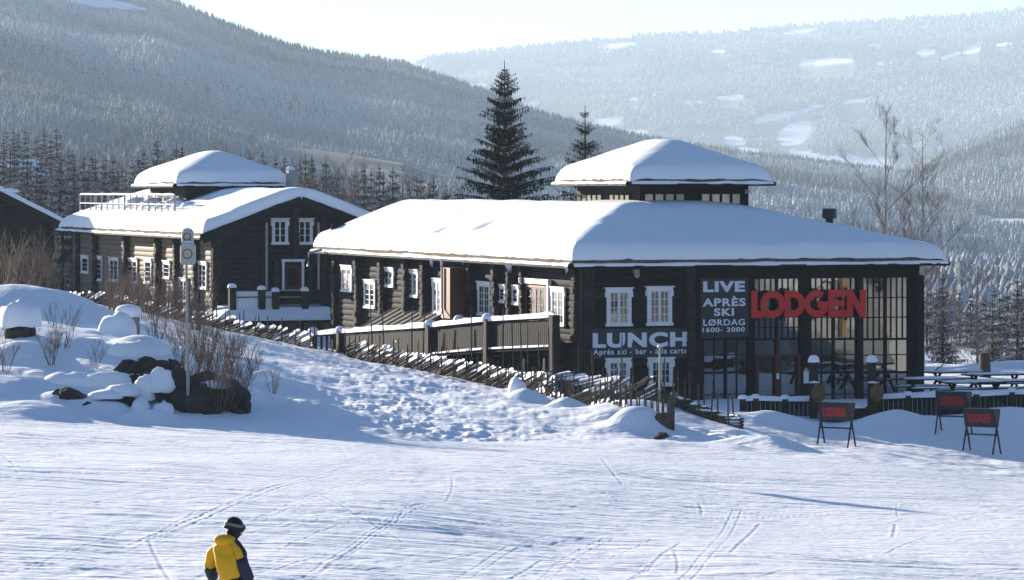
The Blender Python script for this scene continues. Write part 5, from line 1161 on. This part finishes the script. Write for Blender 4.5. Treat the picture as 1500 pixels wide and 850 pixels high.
# bare bushes
def bush_mesh(seed, H, n, spread=.35, lv=2, r=.012):
    rs_ = random.Random(seed); mb = MB()
    def g_(p, d, L, r_, l):
        ps = [p]; dd = d.copy()
        for j in range(4): dd = (dd+Vector((rs_.uniform(-.12,.12),rs_.uniform(-.12,.12),rs_.uniform(-.03,.10)))).normalized(); ps.append(ps[-1]+dd*L/4)
        mb.tube(ps,[r_,r_*.85,r_*.65,r_*.5,r_*.3],3,cap=False)
        if l > 0:
            for k in range(4): t = rs_.uniform(.3,.95); j = min(3,int(t*4)); q = ps[j].lerp(ps[j+1], t*4-j); az = rs_.uniform(0,6.28); g_(q, (dd+Vector((math.cos(az),math.sin(az),.1))*.45).normalized(), L*rs_.uniform(.3,.5), r_*.6, l-1)
    for i in range(n):
        az = rs_.uniform(0,6.28); d = Vector((math.cos(az)*spread*rs_.random(), math.sin(az)*spread*rs_.random(), 1)).normalized(); g_(Vector((math.cos(az)*.12,math.sin(az)*.12,-.15)), d, H*rs_.uniform(.6,1.05), r, lv)
    return mb.mesh('stems','bushtwig')
BV = [bush_mesh(i, 2.0, 9+3*(i % 3), .45+.1*(i % 2), 2, .016) for i in range(4)]
bl = [(8,540,109,1.7,'bare bush at the left edge in front of the hooded boulder'),(90,520,112,2.0,'bare bush between the hooded boulder and the path'),(75,535,110,1.6,'bare bush left of the low slab rock'),(140,548,109,1.3,'small bare bush above the slab rock'),
 (320,600,106,2.5,'bare bush rising from the dark rocks right of the pole'),(300,560,109,2.2,'bare bush on the snow right of the pole'),(345,600,106.5,2.0,'bare bush at the right end of the rock pile'),(262,545,110,2.0,'bare bush behind the pole'),(290,520,114,2.2,'bare bush on the crest behind the pole'),
 (400,600,111,1.1,'thin bare bush by the squat stone pillar'),(372,545,116,1.5,'bare bush just behind the squat stone pillar')]
for i, (x,y,Y,H,lb) in enumerate(bl):
    g = gp(x,Y); put_tree([BV[i%4]], 'bare_bush', g, lb, 'bush', 'bare bushes around the rock pile', H/2.7, i*1.3, ('stems',))
for i in range(20):
    x = 160+i*7.3+rr.uniform(-6,6); Y = rr.uniform(142,160); g = gp(x,Y); put_tree([BV[i%4]], 'bare_bush', g, 'brown bare bush in the thicket along the fence before the log annex', 'bush', 'bush thicket before the annex', rr.uniform(.6,1.15), i, ('stems',))
for i in range(12):
    x = 225+i*12+rr.uniform(-5,5); Y = rr.uniform(118,134); g = gp(x,Y); put_tree([BV[(i+1)%4]], 'bare_bush', g, 'bare bush on the snowy crest between the rock pile and the fence', 'bush', 'bushes on the crest', rr.uniform(.35,.65), i, ('stems',))
for i in range(7):
    x = -5+i*13+rr.uniform(-4,4); g = gp(x,rr.uniform(172,188)); put_tree([BV[i%4]], 'bare_bush', g, 'bare bush in front of the dark house', 'bush', 'bushes before the dark house', rr.uniform(1.2,1.6), i, ('stems',))

for i, (x,y) in enumerate([(300,590),(328,596),(338,578),(352,592),(316,560),(334,548),(296,540),(350,560),(280,560)]):
    Y = (on_ground(x, y) or 107)-.4; g = Vector(((x-750)/F*Y, Y, -(y-HY)/F*Y-.15)); put_tree([BV[(i+2)%4]], 'bare_bush', g, 'one of the dense bare bushes growing out of the right half of the rock pile', 'bush', 'dense bushes on the rock pile', .62+.28*((i*37)%10)/10, i*2.1, ('stems',))
# ------------------------------------------------------------------ skier
PX, PY = (330-750)/F*46.8, 46.8; PZ = gz(PX, PY)
sk_root = empty('person', (PX, PY, PZ), 'skier from behind in yellow and navy jacket and black helmet with goggles', 'person')
def skin(name, verts, edges, radii, root, mats, parent, matf=None, sub=2, smooth_it=0):
    me = bpy.data.meshes.new(name); me.from_pydata([(PX+v[0], PY+v[1], PZ+v[2]) for v in verts], edges, [])
    o = bpy.data.objects.new('tmp', me); COL.objects.link(o); m_ = o.modifiers.new('s','SKIN'); m_.use_smooth_shade = True
    for i, r in enumerate(radii): me.skin_vertices[0].data[i].radius = r if isinstance(r, tuple) else (r, r); me.skin_vertices[0].data[i].use_root = (i == root)
    o.modifiers.new('u','SUBSURF').levels = sub
    dg = bpy.context.evaluated_depsgraph_get(); out = bpy.data.meshes.new_from_object(o.evaluated_get(dg)); bpy.data.objects.remove(o)
    out.name = name; out.materials.clear()
    for m in mats: out.materials.append(M[m])
    for p in out.polygons:
        p.use_smooth = True
        if matf: c = p.center; p.material_index = matf(c.x-PX, c.y-PY, c.z-PZ)
    return link(name, out, parent)
HS = 1.0
V = [(.10,.0,.88),(.07,.0,1.02),(.02,-.01,1.17),(.0,-.01,1.30),(.03,.02,1.42),(.075,.05,1.50),(.115,.06,1.60),(.13,.07,1.68),      # 0 pelvis .. 7 head top
     (-.09,.06,1.345),(-.18,.09,1.27),(-.21,.13,1.06),(-.19,.24,.88),(-.18,.29,.81),     # left arm 8..12
     (.115,-.05,1.355),(.165,-.07,1.29),(.245,-.10,1.08),(.345,-.06,.90),(.375,-.03,.83),     # right arm 13..17
     (-.0,.05,.84),(-.05,.12,.50),(-.04,.02,.10),(-.02,.14,.06),      # left leg 18..21
     (.19,-.03,.84),(.24,.05,.50),(.22,-.07,.10),(.25,.06,.06)]
E = [(0,1),(1,2),(2,3),(3,4),(4,5),(5,6),(6,7),(3,8),(8,9),(9,10),(10,11),(11,12),(3,13),(13,14),(14,15),(15,16),(16,17),(0,18),(18,19),(19,20),(20,21),(0,22),(22,23),(23,24),(24,25)]
Rd = [(.19,.15),(.205,.15),(.215,.155),(.19,.14),(.08,.08),(.065,.07),(.095,.105),(.07,.08),
      (.10,.10),(.085,.085),(.07,.07),(.055,.055),(.04,.035),(.10,.10),(.085,.085),(.072,.072),(.055,.055),(.04,.035),
      (.11,.11),(.085,.085),(.08,.08),(.06,.05),(.11,.11),(.085,.085),(.08,.08),(.06,.05)]
body = skin('body', V, E, Rd, 0, ['pants','skin'], sk_root, lambda x,y,z: 1 if z > 1.47 else 0)
# jacket: torso and sleeves, a little larger than the body
Vj = [(.095,.0,.90),(.075,.0,1.0),(.035,-.015,1.13),(.01,-.02,1.27),(.02,.0,1.38),(.045,.02,1.455),
      (-.10,.05,1.345),(-.175,.085,1.26),(-.205,.11,1.14),(-.215,.15,1.03),(-.19,.23,.90),
      (.12,-.05,1.355),(.17,-.07,1.28),(.215,-.09,1.17),(.255,-.10,1.06),(.33,-.065,.92)]
Ej = [(0,1),(1,2),(2,3),(3,4),(4,5),(3,6),(6,7),(7,8),(8,9),(9,10),(3,11),(11,12),(12,13),(13,14),(14,15)]
Rj = [(.235,.19),(.245,.19),(.25,.195),(.22,.175),(.125,.12),(.085,.085),(.12,.115),(.105,.10),(.092,.09),(.085,.085),(.068,.068),(.125,.12),(.11,.105),(.095,.095),(.088,.088),(.07,.07)]
def jm(x, y, z):
    if x > .135 and z < 1.20-(x-.135)*.1 and y < .04: 
        ax_ = .175+(1.28-z)*.19
        if x > ax_-.10 and x > .185: return 1
    if x < -.21 and z < 1.10 and y > .06: return 1
    if x > .10 and z > 1.30+.0 and z < 1.47 and y > -.13 and x-.10 > (1.40-z)*.55: return 1
    if x > .20 and z >= 1.16 and x-.20 > (1.36-z)*.22: return 1
    return 0
jk = skin('jacket', Vj, Ej, Rj, 0, ['yellow'], sk_root, None, 3)
def sleeve(pts, rs__):
    mb = MB(); P_ = [Vector((PX+a,PY+b,PZ+c)) for a,b,c in pts]; mb.tube(P_, rs__, 18); mb.build('sleeve','navy',jk,True)
sleeve([(.207,-.092,1.20),(.209,-.092,1.195),(.232,-.10,1.12),(.255,-.10,1.06),(.295,-.08,.985),(.335,-.063,.91),(.338,-.061,.905)], [.085,.100,.100,.098,.090,.076,.06])
sleeve([(-.211,.122,1.085),(-.2115,.124,1.08),(-.215,.15,1.03),(-.203,.19,.965),(-.188,.235,.90),(-.187,.237,.895)], [.08,.092,.092,.085,.075,.06])
skin('shoulder_panel', [(.075,-.005,1.43),(.125,-.03,1.405),(.185,-.055,1.345),(.232,-.075,1.26),(.255,-.085,1.18)], [(0,1),(1,2),(2,3),(3,4)], [(.045,.06),(.06,.075),(.068,.085),(.066,.085),(.06,.075)], 2, ['navy'], jk, None, 2)
for v in jk.data.vertices:
    c_ = v.co*7.0; v.co += v.normal*(.016*mnoise.noise(c_)+.010*mnoise.noise(Vector((c_.x*2.2, c_.y*2.2, c_.z*1.1+9))))
# hood bunched behind the neck
hv = [(-.10,.02,1.40),(-.075,-.06,1.435),(-.01,-.09,1.445),(.06,-.08,1.425),(.10,-.02,1.40)]
def ell(mb, c, r, n=20, m=12, z0=-1, z1=1, tilt=0, mi=0):
    b = len(mb.v)
    for i in range(m+1):
        ph = math.asin(z0)+(math.asin(z1)-math.asin(z0))*i/m
        for k in range(n):
            t = 2*math.pi*k/n; p = Vector((r[0]*math.cos(t)*math.cos(ph), r[1]*math.sin(t)*math.cos(ph), r[2]*math.sin(ph))); p.rotate(Matrix.Rotation(tilt,3,'Y')); mb.v.append(tuple(p+c))
    for i in range(m):
        for k in range(n): mb.f.append((b+i*n+k, b+i*n+(k+1)%n, b+(i+1)*n+(k+1)%n, b+(i+1)*n+k)); mb.m.append(mi)
hb_ = MB(); ell(hb_, Vector((PX-.005,PY-.045,PZ+1.435)), (.155,.115,.088), 22, 12, -1, 1, R(10)); ell(hb_, Vector((PX+.05,PY-.02,PZ+1.46)), (.105,.10,.06), 18, 10, -1, 1, R(16)); hb_.build('hood','yellow',jk,True)
hc = Vector((PX+.112, PY+.055, PZ+1.625)); TL = R(14)
hl_ = MB(); ell(hl_, hc, (.138,.125,.135), 24, 14, -.30, 1, TL); hl_.tube([hc+Matrix.Rotation(TL,3,'Y')@Vector((.14*math.cos(t)*1.0,.127*math.sin(t),-.035)) for t in [2*math.pi*k/20 for k in range(21)]], .010, 6, cap=False); hm_ = hl_.build('helmet','helmet',sk_root,True)
bl_ = MB(); ell(bl_, hc+Vector((-.005,0,-.085)), (.100,.095,.115), 18, 10, -1, .4, TL); bl_.build('balaclava','pants',sk_root,True)
st_ = MB(); rot = Matrix.Rotation(TL+R(-2),3,'Y'); ring = []
for k in range(33):
    t = 2*math.pi*k/32; ring.append((rot@Vector((.1445*math.cos(t),.1315*math.sin(t),.012)), rot@Vector((.1385*math.cos(t),.1265*math.sin(t),.050))))
for k in range(32):
    a, b_ = ring[k]; c, d = ring[k+1]; st_.add([hc+a, hc+c, hc+d, hc+b_],[(0,1,2,3)])
gg = st_.build('goggle_strap','strap',sk_root)
lens = MB(); ell(lens, hc+rot@Vector((.118,.02,.005)), (.048,.085,.047), 14, 8, -1, 1, TL); lens.build('goggles','helmet',gg,True)
fs = MB(); ell(fs, hc+rot@Vector((.085,.03,-.075)), (.05,.055,.055), 12, 8, -1, 1, TL); fs.build('face','skin',sk_root,True)
# gloves with fingers
def glove(c, d, parent, sgn):
    c = Vector(c); d = Vector(d).normalized(); s_ = d.cross(Vector((0,1,.2))).normalized(); nrm = s_.cross(d)
    vs = [c, c+d*.055]; es = [(0,1)]; rd = [(.036,.026),(.040,.026)]
    for i, (o_, l) in enumerate(((-.030,.055),(-.010,.065),(.011,.060),(.030,.048))):
        a = c+d*.075+s_*o_; b = a+d*l*.55+nrm*.010; e_ = b+d*l*.35+nrm*.028*sgn; k = len(vs); vs += [a,b,e_]; es += [(1,k),(k,k+1),(k+1,k+2)]; rd += [.0115,.011,.009]
    a = c+d*.02+s_*-.040; b = a+d*.035-s_*.020; e_ = b+d*.030; k = len(vs); vs += [a,b,e_]; es += [(0,k),(k,k+1),(k+1,k+2)]; rd += [.014,.013,.010]
    return skin('glove', [tuple(v) for v in vs], es, rd, 0, ['pants'], sk_root, None, 1)
glove((.375,-.03,.835),(.45,.15,-.8),sk_root,1); glove((-.18,.29,.815),(.1,.35,-.9),sk_root,-1)
def strut(p, q, r, name, m): mb = MB(); mb.tube([Vector((PX,PY,PZ))+Vector(p), Vector((PX,PY,PZ))+Vector(q)], r, 8); return mb.build(name, m, sk_root)
strut((.43,.0,.82),(.10,-.55,.02),.008,'ski_pole','black'); strut((-.17,.33,.82),(-.5,-.25,.02),.008,'ski_pole','black')
for x0 in (-.03, .23):
    mb = MB(); e_ = Vector((.35,.94,0)); c = Vector((PX+x0,PY+.04,PZ+.02)); pts = [c-e_*.75, c+e_*.6, c+e_*.85+Vector((0,0,.02)), c+e_*.98+Vector((0,0,.09))]
    for a, b_ in zip(pts[:-1], pts[1:]): mb.beam(a, b_, .085, .018)
    mb.build('ski','navy',sk_root)
